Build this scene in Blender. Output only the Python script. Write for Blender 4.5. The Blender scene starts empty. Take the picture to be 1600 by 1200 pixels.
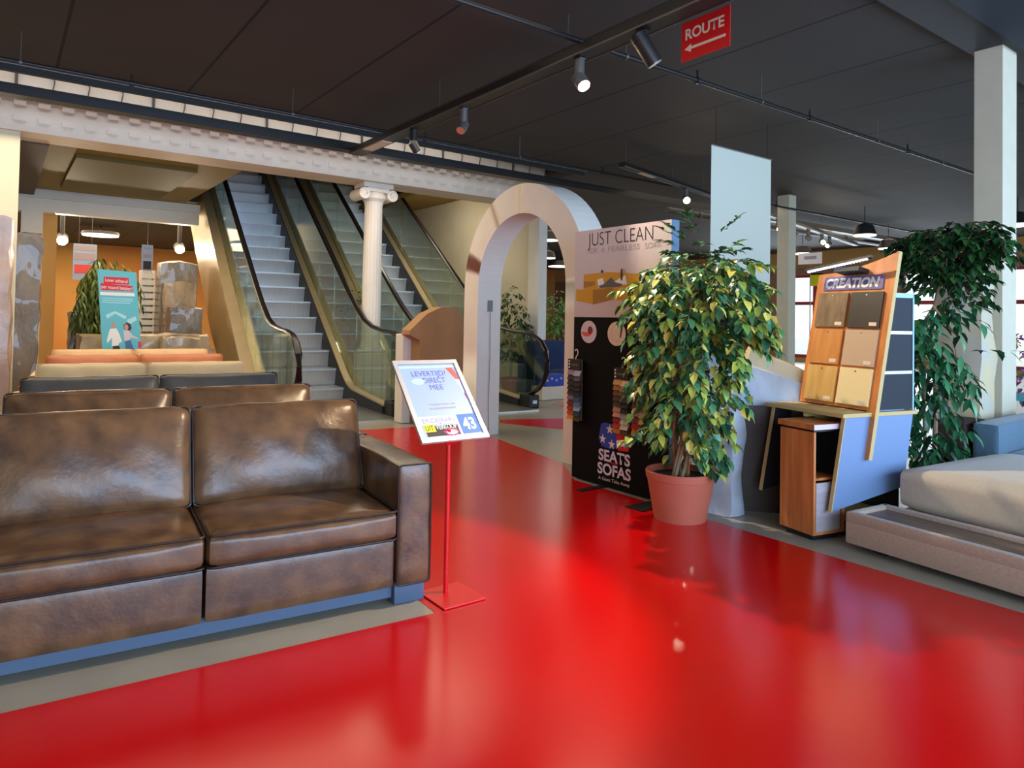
import bpy, bmesh, math, random
from mathutils import Vector, Matrix
R = math.radians
rnd = random.Random(7)

# ------------------------------------------------------------------ camera
FPX, CYP, PITCH, ROLL, HCAM, YAW = 1088.0, 472.0, R(1.32), R(-1.03), 1.35, R(-36.4)
_r = Vector((1, 0, 0)); _f = Vector((0, math.cos(PITCH), math.sin(PITCH))); _d = _f.cross(_r)
_c, _s = math.cos(ROLL), math.sin(ROLL)
RZ = Matrix.Rotation(YAW, 3, 'Z')
CR = RZ @ (_c * _r + _s * _d); CD = RZ @ (-_s * _r + _c * _d); CF = RZ @ _f
CAM = Vector((0, 0, HCAM))
scene = bpy.context.scene
cd = bpy.data.cameras.new('camera'); cam = bpy.data.objects.new('camera', cd)
scene.collection.objects.link(cam)
up, back = -CD, -CF
m = Matrix(((CR.x, up.x, back.x), (CR.y, up.y, back.y), (CR.z, up.z, back.z))).to_4x4()
m.translation = CAM
cam.matrix_world = m
cd.sensor_width = 36.0; cd.lens = 36.0 * FPX / 1600.0; cd.shift_y = -(600 - CYP) / 1600.0
cd.clip_start = 0.05; cd.clip_end = 300
scene.camera = cam

# ------------------------------------------------------------------ world, exposure, large lights
scene.view_settings.view_transform = 'Standard'
scene.view_settings.look = 'None'
scene.view_settings.gamma = 1.0
scene.view_settings.use_curve_mapping = False
scene.view_settings.exposure = 0.18
w = bpy.data.worlds.new('daylight'); scene.world = w; w.use_nodes = True
bg = w.node_tree.nodes['Background']; bg.inputs[0].default_value = (0.86, 0.94, 1.0, 1); bg.inputs[1].default_value = 1.6

def area(name, loc, target, sx, sy, power, col, spread=180):
    l = bpy.data.lights.new(name, 'AREA'); l.shape = 'RECTANGLE'; l.size = sx; l.size_y = sy
    l.energy = power; l.color = col; l.spread = R(spread)
    o = bpy.data.objects.new(name, l); scene.collection.objects.link(o)
    o.location = loc; o.rotation_euler = (Vector(target) - Vector(loc)).to_track_quat('-Z', 'Y').to_euler()
    return o
# shop window behind the camera to the right (cool daylight)
area('window_daylight', (5.0, -3.4, 1.9), (5.0, 4, 2.6), 11, 2.8, 760, (0.38, 0.63, 1.0))
area('entrance_daylight', (-2.5, -3.4, 1.7), (0, 3, 0.8), 3, 2.4, 60, (0.7, 0.85, 1.0))
# rows of ceiling lamps over the hall, with added fill lights among them
area('hall_lamps_near', (1.0, 2.5, 3.7), (1.0, 2.5, 0), 5, 5, 30, (1.0, 0.80, 0.58))
area('hall_lamps_middle', (2.0, 8.2, 3.35), (2.0, 8.2, 0), 6, 3, 150, (1.0, 0.80, 0.58))
area('escalator_hall_lamps', (4.5, 11.6, 6.6), (4.5, 11.6, 0), 6, 5, 16, (1.0, 0.84, 0.62))
area('escalator_side_fill', (6.75, 12.0, 3.7), (8.0, 12.6, 1.6), .6, 4, 55, (1.0, 0.88, 0.68))  # unseen fill, added to brighten the wall beside the escalators
area('beam_gap_fill', (2.0, 9.3, 4.9), (2.0, 9.95, 4.0), 9, .3, 50, (0.95, 0.96, 1.0))  # invented light in the gap, added to brighten the white upper strip
area('back_room_lamps', (2.5, 21, 3.5), (2.5, 21, 0), 6, 9, 650, (1.0, 0.78, 0.5))
area('sofa_bay_fill', (1.4, 12.3, 3.38), (1.4, 12.3, 0), 1.2, 2.4, 70, (1.0, 0.78, 0.5))  # warm fill added to brighten the bay of wrapped furniture
area('far_hall_lamps', (14, 14, 3.7), (14, 14, 0), 10, 12, 330, (1.0, 0.85, 0.68))
area('far_window_daylight', (22.4, 12, 1.8), (10, 9, 1.0), 8, 2.6, 300, (0.72, 0.86, 1.0))

# ------------------------------------------------------------------ pixel helpers (photo frame 1600 x 1200)
def ray(x, y): return CR * ((x - 800) / FPX) + CD * ((y - CYP) / FPX) + CF
def G(x, y, z=0.0):
    r = ray(x, y); return CAM + r * ((z - HCAM) / r.z)
def QX(x, y, X):
    r = ray(x, y); return r * (X / r.x) + CAM
def QY(x, y, Y):
    r = ray(x, y); return r * (Y / r.y) + CAM

# ------------------------------------------------------------------ materials
def lin(c):
    f = lambda v: v / 12.92 if v <= 0.04045 else ((v + 0.055) / 1.055) ** 2.4
    return tuple(f(v / 255.0) for v in c) + (1,)
MATS = {}
def mat(name, col, rough=0.5, metal=0.0, var=0.0, vscale=6.0, bump=0.0, bscale=60.0, emit=None, estr=0.0,
        spec=0.5, coat=0.0, stretch=None, col2=None, trans=0.0, alpha=1.0, sheen=0.0, detail=4.0):
    if name in MATS: return MATS[name]
    m = bpy.data.materials.new(name); m.use_nodes = True
    nt = m.node_tree; b = nt.nodes['Principled BSDF']
    c = lin(col) if max(col[:3]) > 1.0 else tuple(col[:3]) + (1,)
    b.inputs['Base Color'].default_value = c
    b.inputs['Roughness'].default_value = rough; b.inputs['Metallic'].default_value = metal
    b.inputs['Specular IOR Level'].default_value = spec
    b.inputs['Coat Weight'].default_value = coat
    b.inputs['Sheen Weight'].default_value = sheen
    b.inputs['Transmission Weight'].default_value = trans
    b.inputs['Alpha'].default_value = alpha
    tc = nt.nodes.new('ShaderNodeTexCoord'); mp = nt.nodes.new('ShaderNodeMapping')
    nt.links.new(tc.outputs['Object'], mp.inputs[0])
    if stretch: mp.inputs['Scale'].default_value = stretch
    if var > 0 or col2:
        n = nt.nodes.new('ShaderNodeTexNoise'); n.inputs['Scale'].default_value = vscale; n.inputs['Detail'].default_value = detail
        nt.links.new(mp.outputs[0], n.inputs['Vector'])
        rp = nt.nodes.new('ShaderNodeValToRGB')
        rp.color_ramp.elements[0].position = 0.32; rp.color_ramp.elements[1].position = 0.68
        c2 = lin(col2) if col2 else tuple(min(1, v * (1 + var)) for v in c[:3]) + (1,)
        c1 = c if col2 else tuple(v * (1 - var) for v in c[:3]) + (1,)
        rp.color_ramp.elements[0].color = c1; rp.color_ramp.elements[1].color = c2
        nt.links.new(n.outputs['Fac'], rp.inputs[0]); nt.links.new(rp.outputs[0], b.inputs['Base Color'])
    if bump > 0:
        n2 = nt.nodes.new('ShaderNodeTexNoise'); n2.inputs['Scale'].default_value = bscale; n2.inputs['Detail'].default_value = 5
        nt.links.new(mp.outputs[0], n2.inputs['Vector'])
        bp = nt.nodes.new('ShaderNodeBump'); bp.inputs['Strength'].default_value = bump; bp.inputs['Distance'].default_value = 0.01
        nt.links.new(n2.outputs['Fac'], bp.inputs['Height']); nt.links.new(bp.outputs[0], b.inputs['Normal'])
    if emit:
        b.inputs['Emission Color'].default_value = lin(emit); b.inputs['Emission Strength'].default_value = estr
    MATS[name] = m
    return m

def wood(name, c1, c2, stretch=(14, 14, 1.2), rough=0.4):
    return mat(name, c1, rough, col2=c2, vscale=1.6, stretch=stretch, detail=6, bump=0.05, bscale=8)

M = dict(
 red_floor=mat('red_vinyl', (0.56, 0.001, 0.002), 0.2, spec=0.55, bump=0.02, bscale=90, var=0.04, vscale=2),
 grey_floor=mat('grey_vinyl', (150, 143, 128), 0.3, var=0.06, vscale=5, bump=0.02, bscale=60),
 white=mat('white_plaster', (222, 216, 204), 0.6, var=0.03, vscale=4, bump=0.05, bscale=30),
 white_arch=mat('white_arch_paint', (226, 220, 210), 0.55, var=0.03, vscale=3, bump=0.06, bscale=22),
 beam=mat('ivory_plaster', (224, 208, 188), 0.6, var=0.05, vscale=3, bump=0.1, bscale=18),
 tanwall=mat('tan_wall', (206, 196, 170), 0.7, var=0.06, vscale=1.2),
 olive=mat('olive_ceiling', (140, 120, 62), 0.7, var=0.05),
 dark=mat('dark_paint', (0.016, 0.015, 0.015), 0.6, var=0.1),
 dark_metal=mat('dark_metal', (0.03, 0.028, 0.027), 0.4, metal=0.4),
 black=mat('black', (0.006, 0.006, 0.006), 0.5),
 rubber=mat('black_rubber', (0.010, 0.006, 0.006), 0.3, spec=0.35),
 steel=mat('brushed_steel', (0.62, 0.62, 0.6), 0.32, metal=1.0),
 step=mat('escalator_step_aluminium', (0.50, 0.52, 0.54), 0.42, metal=0.75, var=0.12, vscale=3, stretch=(60, 1, 1)),
 cream=mat('cream_escalator_deck', (184, 166, 134), 0.35, metal=0.3, var=0.05),
 gold=mat('champagne_cladding', (170, 146, 100), 0.38, metal=0.35, var=0.06, vscale=1.5),
 grey_metal=mat('light_track_grey', (104, 102, 98), 0.4, metal=0.4),
 alu=mat('aluminium', (170, 172, 172), 0.3, metal=0.8),
 leather=mat('brown_leather', (74, 52, 38), 0.29, col2=(112, 80, 52), vscale=9, bump=0.15, bscale=35, spec=0.55),
 leather_grey=mat('grey_leather', (74, 72, 70), 0.4, var=0.14, vscale=8, bump=0.2, bscale=35),
 leather_cream=mat('cream_leather', (214, 184, 136), 0.5, var=0.06, vscale=6, bump=0.15, bscale=35),
 leather_tan=mat('orange_tan_leather', (184, 106, 62), 0.5, var=0.1, vscale=6, bump=0.15, bscale=35),
 leather_beige=mat('beige_leather', (206, 166, 116), 0.5, var=0.08, vscale=6, bump=0.15, bscale=35),
 piping=mat('dark_piping', (44, 30, 26), 0.4),
 plinth=mat('blue_grey_leg', (72, 92, 116), 0.5),
 redpaint=mat('red_powder_coat', (206, 20, 22), 0.3),
 terracotta=mat('terracotta_plastic', (186, 98, 74), 0.5, var=0.04),
 soil=mat('potting_soil', (52, 38, 28), 0.9, bump=0.5, bscale=60, var=0.3),
 trunk=mat('tan_bark', (150, 124, 92), 0.7, var=0.2, vscale=12, bump=0.3, bscale=40),
 bamboo=mat('bamboo_cane', (214, 140, 64), 0.5),
 board=wood('orange_oak_board', (196, 116, 56), (222, 142, 74)),
 walnut=wood('walnut_laminate', (176, 100, 48), (208, 130, 70)),
 grain_brown=wood('weathered_brown_laminate', (112, 88, 62), (142, 116, 84), (20, 20, 1.5)),
 wenge=mat('wenge_laminate', (50, 40, 30), 0.45, var=0.1, vscale=20),
 beech=wood('beech_laminate', (196, 128, 62), (214, 146, 78), (12, 12, 1)),
 taupe=mat('taupe_laminate', (196, 166, 136), 0.5),
 oakpale=wood('pale_oak_laminate', (206, 158, 84), (226, 182, 108), (10, 10, 1)),
 ivory=mat('ivory_laminate', (240, 216, 160), 0.5),
 blue_panel=mat('blue_grey_laminate', (112, 136, 172), 0.45),
 navy=mat('navy_fabric_and_shade', (27, 31, 41), 0.7, var=0.06, vscale=30),  # fabric squares, and painted shade on the stand's far side panel
 cyan_edge=mat('pale_blue_edging', (150, 190, 214), 0.4),
 ply=mat('cut_plywood_edge', (198, 170, 110), 0.6),
 drawer=mat('white_washed_wood', (168, 156, 158), 0.5, var=0.12, vscale=3, stretch=(1, 1, 9)),
 fabric=mat('taupe_fabric', (180, 156, 136), 0.9, var=0.08, vscale=60, bump=0.25, bscale=320, sheen=0.3),
 fabric2=mat('beige_fabric', (192, 174, 150), 0.9, var=0.05, vscale=60, bump=0.2, bscale=320, sheen=0.3),
 darkwood=wood('dark_grey_oak', (92, 74, 62), (124, 102, 86), (1.2, 14, 14)),
 bluefab=mat('blue_grey_fabric', (84, 112, 130), 0.85, var=0.08, vscale=40, bump=0.2, bscale=260, sheen=0.3),
 brown_sofa_shade=mat('dark_brown_sofa_shade', (58, 40, 32), 0.9, var=0.08, vscale=40),
 navysofa=mat('navy_fabric', (28, 44, 82), 0.9, var=0.1, vscale=10),
 rock=mat('painted_artificial_rock', (172, 172, 174), 0.6, col2=(190, 204, 220), vscale=4, bump=0.8, bscale=7),
 rock2=mat('sand_artificial_rock', (206, 186, 142), 0.75, col2=(188, 182, 172), vscale=4, bump=0.6, bscale=6),
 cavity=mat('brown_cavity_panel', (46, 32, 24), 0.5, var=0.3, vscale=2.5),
 wrap=mat('clear_plastic_wrap', (196, 170, 130), 0.42, col2=(140, 124, 104), vscale=5, bump=.9, bscale=34, coat=0.5, stretch=(1, 1, .45)),
 wrap_grey=mat('grey_plastic_wrap', (146, 130, 108), 0.4, col2=(104, 100, 94), vscale=3, bump=.9, bscale=34, coat=0.5, stretch=(1, 1, .45)),
 wrap_pink=mat('milky_plastic_wrap', (196, 166, 146), 0.25, col2=(168, 142, 126), vscale=4, bump=0.7, bscale=8),
 card=mat('brown_cardboard', (160, 122, 84), 0.85, var=0.08, vscale=3),
 carddark=mat('dark_cardboard', (104, 84, 66), 0.85, var=0.08, vscale=3),
 orangewall=mat('orange_mural_wall', (220, 170, 92), 0.8, col2=(206, 112, 56), vscale=0.35, detail=2),
 ochrewall=mat('ochre_wall', (196, 150, 88), 0.8, var=0.06, vscale=0.8),
 panel_grey=mat('pale_pink_grey_print', (206, 190, 192), 0.4),
 panel_black=mat('matt_black_print', (0.003, 0.003, 0.003), 0.7, spec=0.12),
 panel_side=mat('blue_grey_side', (92, 120, 150), 0.5),
 ink=mat('dark_ink', (46, 38, 44), 0.6),
 ink_grey=mat('faint_grey_ink', (170, 152, 160), 0.6),
 ink_blue=mat('violet_blue_ink', (86, 84, 168), 0.6),
 whiteink=mat('white_ink', (236, 232, 228), 0.5),
 yellow=mat('mustard_print', (204, 146, 12), 0.5), yellow2=mat('dark_mustard_print', (160, 108, 8), 0.5),
 brightyellow=mat('bright_yellow_print', (226, 226, 20), 0.5),
 skin=mat('skin_print', (196, 146, 120), 0.6), hair=mat('dark_hair_print', (70, 30, 24), 0.6),
 jeans=mat('grey_jeans_print', (86, 90, 96), 0.6), denim=mat('denim_print', (70, 110, 160), 0.6),
 signwhite=mat('pale_poster_paper', (150, 170, 200), 0.35),
 frame=mat('silver_snap_frame', (184, 182, 182), 0.35, metal=0.3),
 signblue=mat('bright_blue_print', (16, 104, 214), 0.5), signred=mat('signal_red_print', (206, 18, 20), 0.5),
 coral=mat('coral_red_print', (226, 76, 70), 0.5), magenta=mat('magenta_print', (206, 40, 96), 0.5),
 starblue=mat('flag_blue_print', (34, 66, 160), 0.5),
 teal=mat('teal_print', (92, 184, 196), 0.45), pale_teal=mat('pale_teal_print', (170, 222, 226), 0.5),
 pillar=mat('cream_pillar_paint', (212, 202, 176), 0.5, var=0.03),
 banner=mat('white_banner_cloth', (226, 226, 208), 0.7),
 dot_red=mat('dark_red_stain', (120, 14, 30), 0.5), dot_cream=mat('cream_cloth_print', (226, 206, 182), 0.6),
 dot_pink=mat('pink_white_print', (214, 196, 206), 0.6), choc=mat('chocolate_print', (50, 26, 20), 0.5),
 bluebeam=mat('dark_blue_beam', (0.006, 0.018, 0.032), 0.6),
 redframe=mat('red_window_frame', (150, 44, 54), 0.5), brick=mat('brown_brick', (150, 110, 90), 0.8, var=0.2, vscale=10),
 led=mat('led_strip', (230, 236, 255), 0.4, emit=(200, 215, 255), estr=9),
 lampglow=mat('lit_lamp_lens', (255, 240, 210), 0.4, emit=(255, 226, 178), estr=60),
 discglow=mat('pendant_lamp_glow', (255, 250, 245), 0.4, emit=(255, 244, 236), estr=5),
 tagsilver=mat('silver_label', (206, 214, 224), 0.4),
 glow_sign=mat('violet_grey_sign', (108, 96, 150), 0.4),
)
def glassmat(name, tint, mix=0.8, rough=0.02):
    m = bpy.data.materials.new(name); m.use_nodes = True; nt = m.node_tree; nt.nodes.clear()
    o = nt.nodes.new('ShaderNodeOutputMaterial'); t = nt.nodes.new('ShaderNodeBsdfTransparent'); g = nt.nodes.new('ShaderNodeBsdfGlossy')
    mx = nt.nodes.new('ShaderNodeMixShader'); fr = nt.nodes.new('ShaderNodeLayerWeight'); fr.inputs[0].default_value = 0.25
    mul = nt.nodes.new('ShaderNodeMath'); mul.operation = 'MULTIPLY_ADD'; mul.inputs[1].default_value = 0.45; mul.inputs[2].default_value = 1 - mix - 0.12
    t.inputs[0].default_value = lin(tint); g.inputs['Roughness'].default_value = rough; g.inputs[0].default_value = (0.9, 0.95, 0.92, 1)
    nt.links.new(fr.outputs['Fresnel'], mul.inputs[0]); nt.links.new(mul.outputs[0], mx.inputs[0])
    nt.links.new(t.outputs[0], mx.inputs[1]); nt.links.new(g.outputs[0], mx.inputs[2]); nt.links.new(mx.outputs[0], o.inputs[0])
    return m
M['glass'] = glassmat('green_tinted_glass', (236, 240, 230), 0.86)
def leafmat(name, cols, rough=0.35):
    m = bpy.data.materials.new(name); m.use_nodes = True; nt = m.node_tree; b = nt.nodes['Principled BSDF']
    ge = nt.nodes.new('ShaderNodeNewGeometry'); rp = nt.nodes.new('ShaderNodeValToRGB'); rp.color_ramp.interpolation = 'CONSTANT'
    el = rp.color_ramp.elements
    el[0].position = 0; el[0].color = lin(cols[0]); el[1].position = 1.0 / len(cols); el[1].color = lin(cols[1])
    for i in range(2, len(cols)):
        e = el.new(i / len(cols)); e.color = lin(cols[i])
    nt.links.new(ge.outputs['Random Per Island'], rp.inputs[0]); nt.links.new(rp.outputs[0], b.inputs['Base Color'])
    b.inputs['Roughness'].default_value = rough; b.inputs['Specular IOR Level'].default_value = 0.5
    return m
M['leaf_var'] = leafmat('variegated_lamplit_ficus_leaf', [(44, 90, 52), (70, 124, 72), (116, 150, 64), (176, 180, 76), (218, 204, 96), (62, 116, 86), (36, 78, 50), (150, 168, 72), (84, 136, 90)])  # leaf variegation, its yellow tones partly standing in for warm lamp light
M['leaf_dark'] = leafmat('dark_green_leaf', [(26, 60, 30), (44, 88, 44), (34, 74, 36), (60, 104, 52), (22, 50, 28)])
M['leaf_bright'] = leafmat('fresh_green_leaf', [(60, 110, 40), (90, 142, 50), (50, 96, 40), (120, 160, 60)])
M['leaf_mid'] = leafmat('mid_green_leaf', [(30, 84, 50), (50, 116, 72), (38, 98, 56), (78, 140, 92), (24, 66, 40)])
M['leaf_palm'] = leafmat('olive_palm_leaf', [(84, 104, 44), (104, 122, 56), (66, 88, 38), (128, 138, 70)], 0.5)
M['flower'] = leafmat('pink_flower_mix', [(206, 96, 150), (60, 110, 70), (220, 190, 120), (150, 90, 160), (70, 120, 80)])

# ------------------------------------------------------------------ mesh helpers
class MB:
    def __init__(s): s.bm = bmesh.new()
    def box(s, x0, x1, y0, y1, z0, z1, bev=0.0):
        v = [s.bm.verts.new(p) for p in ((x0, y0, z0), (x1, y0, z0), (x1, y1, z0), (x0, y1, z0), (x0, y0, z1), (x1, y0, z1), (x1, y1, z1), (x0, y1, z1))]
        fs = [s.bm.faces.new([v[i] for i in q]) for q in ((0, 3, 2, 1), (4, 5, 6, 7), (0, 1, 5, 4), (1, 2, 6, 5), (2, 3, 7, 6), (3, 0, 4, 7))]
        if bev > 0:
            es = list({e for f in fs for e in f.edges})
            bmesh.ops.bevel(s.bm, geom=es, offset=bev, segments=2, affect='EDGES', profile=0.5)
        return s
    def hexa(s, pts):   # 8 points, bottom ring then top ring
        v = [s.bm.verts.new(p) for p in pts]
        for q in ((0, 3, 2, 1), (4, 5, 6, 7), (0, 1, 5, 4), (1, 2, 6, 5), (2, 3, 7, 6), (3, 0, 4, 7)): s.bm.faces.new([v[i] for i in q])
        return s
    def prism(s, poly, d):   # poly list of 3D points, extruded by vector d
        d = Vector(d); a = [s.bm.verts.new(p) for p in poly]; b = [s.bm.verts.new(Vector(p) + d) for p in poly]
        n = len(poly)
        s.bm.faces.new(a[::-1]); s.bm.faces.new(b)
        for i in range(n): s.bm.faces.new((a[i], a[(i + 1) % n], b[(i + 1) % n], b[i]))
        return s
    def face(s, pts): s.bm.faces.new([s.bm.verts.new(p) for p in pts]); return s
    def tube(s, path, r, n=8, closed=False, cap=True, rx=None):
        path = [Vector(p) for p in path]; rings = []; k = len(path)
        ref = Vector((0, 0, 1))
        for i, p in enumerate(path):
            a = path[i - 1] if (i > 0 or closed) else p; b = path[(i + 1) % k] if (i < k - 1 or closed) else p
            t = (b - a).normalized()
            rr = ref if abs(t.dot(ref)) < 0.95 else Vector((1, 0, 0))
            u = t.cross(rr).normalized(); v = u.cross(t)
            ri = r[i] if isinstance(r, (list, tuple)) else r
            rings.append([s.bm.verts.new(p + u * math.cos(2 * math.pi * j / n) * (rx or ri) + v * math.sin(2 * math.pi * j / n) * ri) for j in range(n)])
        rng = range(k if closed else k - 1)
        for i in rng:
            A, B = rings[i], rings[(i + 1) % k]
            for j in range(n): s.bm.faces.new((A[j], A[(j + 1) % n], B[(j + 1) % n], B[j]))
        if not closed and cap:
            s.bm.faces.new(rings[0][::-1]); s.bm.faces.new(rings[-1])
        return s
    def lathe(s, prof, n=32, c=(0, 0, 0), cap=True):
        rings = [[s.bm.verts.new((c[0] + r * math.cos(2 * math.pi * j / n), c[1] + r * math.sin(2 * math.pi * j / n), c[2] + z)) for j in range(n)] for r, z in prof]
        for A, B in zip(rings, rings[1:]):
            for j in range(n): s.bm.faces.new((A[j], A[(j + 1) % n], B[(j + 1) % n], B[j]))
        if cap:
            s.bm.faces.new(rings[0][::-1]); s.bm.faces.new(rings[-1])
        return s
    def cyl(s, a, b, r, n=16, r2=None): return s.tube([a, b], [r, r2 if r2 is not None else r], n)
    def pillow(s, c, size, r=0.05, puff=(0, 0, 0), n=14, tilt=0.0, wr=0.0, seed=0):
        hx, hy, hz = [q / 2 for q in size]
        g = bmesh.new(); bmesh.ops.create_cube(g, size=2.0)
        bmesh.ops.subdivide_edges(g, edges=g.edges[:], cuts=n, use_grid_fill=True)
        rr = random.Random(seed); ph = [rr.uniform(0, 6.28) for _ in range(6)]
        ct, st = math.cos(tilt), math.sin(tilt)
        mp = {}
        for v in g.verts:
            x, y, z = v.co
            p = Vector((x * hx, y * hy, z * hz)); q = Vector((max(-hx + r, min(hx - r, p.x)), max(-hy + r, min(hy - r, p.y)), max(-hz + r, min(hz - r, p.z))))
            d = p - q
            if d.length > 1e-6: p = q + d.normalized() * r
            bx = (1 - abs(x) ** 2.5); by = (1 - abs(y) ** 2.5); bz = (1 - abs(z) ** 2.5)
            p.x += math.copysign(puff[0], x) * by * bz * (1 if abs(x) > 0.99 else abs(x))
            p.y += math.copysign(puff[1], y) * bx * bz * (1 if abs(y) > 0.99 else abs(y))
            p.z += math.copysign(puff[2], z) * bx * by * (1 if abs(z) > 0.99 else abs(z))
            if wr:
                wv = wr * (math.sin(p.x * 23 + ph[0] + p.z * 9) * math.sin(p.z * 17 + ph[1]) + 0.6 * math.sin(p.x * 51 + ph[2] + p.y * 20) * abs(x) ** 3)
                p.y += wv; p.z += 0.6 * wv * math.sin(p.y * 20 + ph[3])
            p = Vector((p.x, p.y * ct - p.z * st, p.y * st + p.z * ct)) + Vector(c)
            mp[v] = s.bm.verts.new(p)
        for f in g.faces: s.bm.faces.new([mp[v] for v in f.verts])
        g.free(); return s
    def mesh(s, name, smooth=True, angle=35):
        bmesh.ops.recalc_face_normals(s.bm, faces=s.bm.faces[:])
        me = bpy.data.meshes.new(name); s.bm.to_mesh(me); s.bm.free()
        if smooth:
            for p in me.polygons: p.use_smooth = True
            try: me.set_sharp_from_angle(angle=R(angle))
            except Exception: pass
        return me
COL = scene.collection
def tag(o, label=None, cat=None, group=None, kind=None):
    if label: o['label'] = label
    if cat: o['category'] = cat
    if group: o['group'] = group
    if kind: o['kind'] = kind
    return o
def thing(name, label, cat, loc=(0, 0, 0), rz=0.0, group=None):
    o = bpy.data.objects.new(name, None); COL.objects.link(o)
    o.empty_display_size = 0.1
    o.location = loc; o.rotation_euler = (0, 0, rz); return tag(o, label, cat, group)
def part(name, mb, material, parent=None, label=None, smooth=True, **k):
    me = mb.mesh(name, smooth) if isinstance(mb, MB) else mb
    me.materials.append(material if not isinstance(material, str) else M[material])
    o = bpy.data.objects.new(name, me); COL.objects.link(o)
    if parent: o.parent = parent
    if label: o['label'] = label
    return o
def struct(name, mb, material, smooth=False):
    o = part(name, mb, material, smooth=smooth); o['kind'] = 'structure'; return o
def single(name, mb, material, label, cat, group=None, kind=None, **k):
    return tag(part(name, mb, material, **k), label, cat, group, kind)
def copy_tree(o, parent=None):
    c = o.copy(); COL.objects.link(c)
    if parent: c.parent = parent
    for ch in list(o.children): copy_tree(ch, c)
    return c
def mat4(o, ux, uy, uz):  # columns
    m = Matrix(((ux[0], uy[0], uz[0]), (ux[1], uy[1], uz[1]), (ux[2], uy[2], uz[2]))).to_4x4(); m.translation = Vector(o); return m
_tc = {}
def text(name, body, mx, height, material, parent=None, width=None, bold=0.0, ext=0.001, align='LEFT', shear=0.0):
    c = bpy.data.curves.new('t', 'FONT'); c.body = body; c.size = 1; c.extrude = 0; c.offset = bold; c.align_x = align; c.shear = shear
    o = bpy.data.objects.new('t', c); COL.objects.link(o)
    dg = bpy.context.evaluated_depsgraph_get(); dg.update()
    me = bpy.data.meshes.new_from_object(o.evaluated_get(dg))
    bpy.data.objects.remove(o); bpy.data.curves.remove(c)
    xs = [v.co.x for v in me.vertices]; x0, x1 = min(xs), max(xs)
    capu = 0.69
    sy = height / capu; sx = (width / (x1 - x0)) if width else sy
    off = 0 if align == 'LEFT' else (x0 + x1) / 2
    for v in me.vertices: v.co = mx @ Vector(((v.co.x - (x0 if align == 'LEFT' else off)) * sx, v.co.y * sy, ext))
    me.materials.clear(); me.materials.append(M[material])
    ob = bpy.data.objects.new(name, me); COL.objects.link(ob)
    if parent: ob.parent = parent
    return ob
def flat(name, polys, mx, material, parent, off=0.001):
    mb = MB()
    for p in polys: mb.face([mx @ Vector((x, y, off)) for x, y in p])
    return part(name, mb, material, parent, smooth=False)
def disc(cx, cy, rx, ry, n=28, a0=0, a1=360):
    return [(cx + rx * math.cos(R(a0 + (a1 - a0) * i / n)), cy + ry * math.sin(R(a0 + (a1 - a0) * i / n))) for i in range(n)]
def rect(x0, x1, y0, y1): return [(x0, y0), (x1, y0), (x1, y1), (x0, y1)]

# ================================================================== STRUCTURE
HC = 3.89
struct('floor', MB().box(-6, 24, -4, 28, -0.1, 0.0), 'grey_floor')
# red walkway
def floorpoly(name, pts, z=0.002):
    return struct(name, MB().prism([(p[0], p[1], 0.0) for p in pts], (0, 0, z)), 'red_floor')
floorpoly('floor_walkway', [(3.93, -4), (3.93, 4.4), (4.28, 4.95), (4.54, 6.48), (4.5, 7.5), (4.13, 7.57), (3.38, 7.67), (2.3, 7.8), (1.72, 4.2), (1.64, 2.77), (0.17, 2.88), (-6, 3.40), (-6, -4)])
floorpoly('floor_walkway', [tuple(G(781, 656))[:2], tuple(G(781, 661))[:2], tuple(G(879, 671))[:2], tuple(G(905, 675))[:2], tuple(G(905, 653))[:2], tuple(G(879, 654))[:2]])
floorpoly('floor_walkway', [tuple(G(860, 631))[:2], tuple(G(895, 639))[:2], tuple(G(895, 627))[:2]])
# plank ceiling with seams
cm = bpy.data.materials.new('black_plank_ceiling'); cm.use_nodes = True
nt = cm.node_tree; b = nt.nodes['Principled BSDF']; b.inputs['Roughness'].default_value = 0.8
tc = nt.nodes.new('ShaderNodeTexCoord'); sp = nt.nodes.new('ShaderNodeSeparateXYZ'); nt.links.new(tc.outputs['Object'], sp.inputs[0])
def mth(op, a, bb=None):
    n = nt.nodes.new('ShaderNodeMath'); n.operation = op
    for i, q in enumerate((a, bb)):
        if q is None: continue
        if isinstance(q, (int, float)): n.inputs[i].default_value = q
        else: nt.links.new(q, n.inputs[i])
    return n.outputs[0]
sx = mth('FRACT', mth('DIVIDE', mth('SUBTRACT', sp.outputs['X'], 5.47 - 1.265 * 20), 1.265))
seam = mth('LESS_THAN', sx, 0.022)
no = nt.nodes.new('ShaderNodeTexNoise'); no.inputs['Scale'].default_value = 1.2
rp = nt.nodes.new('ShaderNodeValToRGB'); rp.color_ramp.elements[0].color = (0.040, 0.032, 0.026, 1); rp.color_ramp.elements[1].color = (0.054, 0.046, 0.041, 1)
nt.links.new(tc.outputs['Object'], no.inputs[0]); nt.links.new(no.outputs[0], rp.inputs[0])
mx_ = nt.nodes.new('ShaderNodeMix'); mx_.data_type = 'RGBA'; nt.links.new(seam, mx_.inputs[0]); nt.links.new(rp.outputs[0], mx_.inputs[6]); mx_.inputs[7].default_value = (0.002, 0.002, 0.002, 1)
nt.links.new(mx_.outputs[2], b.inputs['Base Color'])
M['ceil'] = cm
struct('ceiling', MB().box(-6, 24, -4, 8.88, HC, HC + 0.1), 'ceil')
struct('ceiling', MB().box(8.05, 24, 8.88, 28, HC, HC + 0.1), 'ceil')
struct('ceiling', MB().box(-6, 3.25, 15.25, 18.5, 3.6, 3.7).box(-6, 8.0, 18.5, 28, 3.6, 3.7), 'ceil')
struct('ceiling', MB().box(0.45, 2.9, 10.32, 15, 3.5, 3.56).box(-6, 0.12, 10.32, 15, 3.5, 3.56), 'olive')
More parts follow.
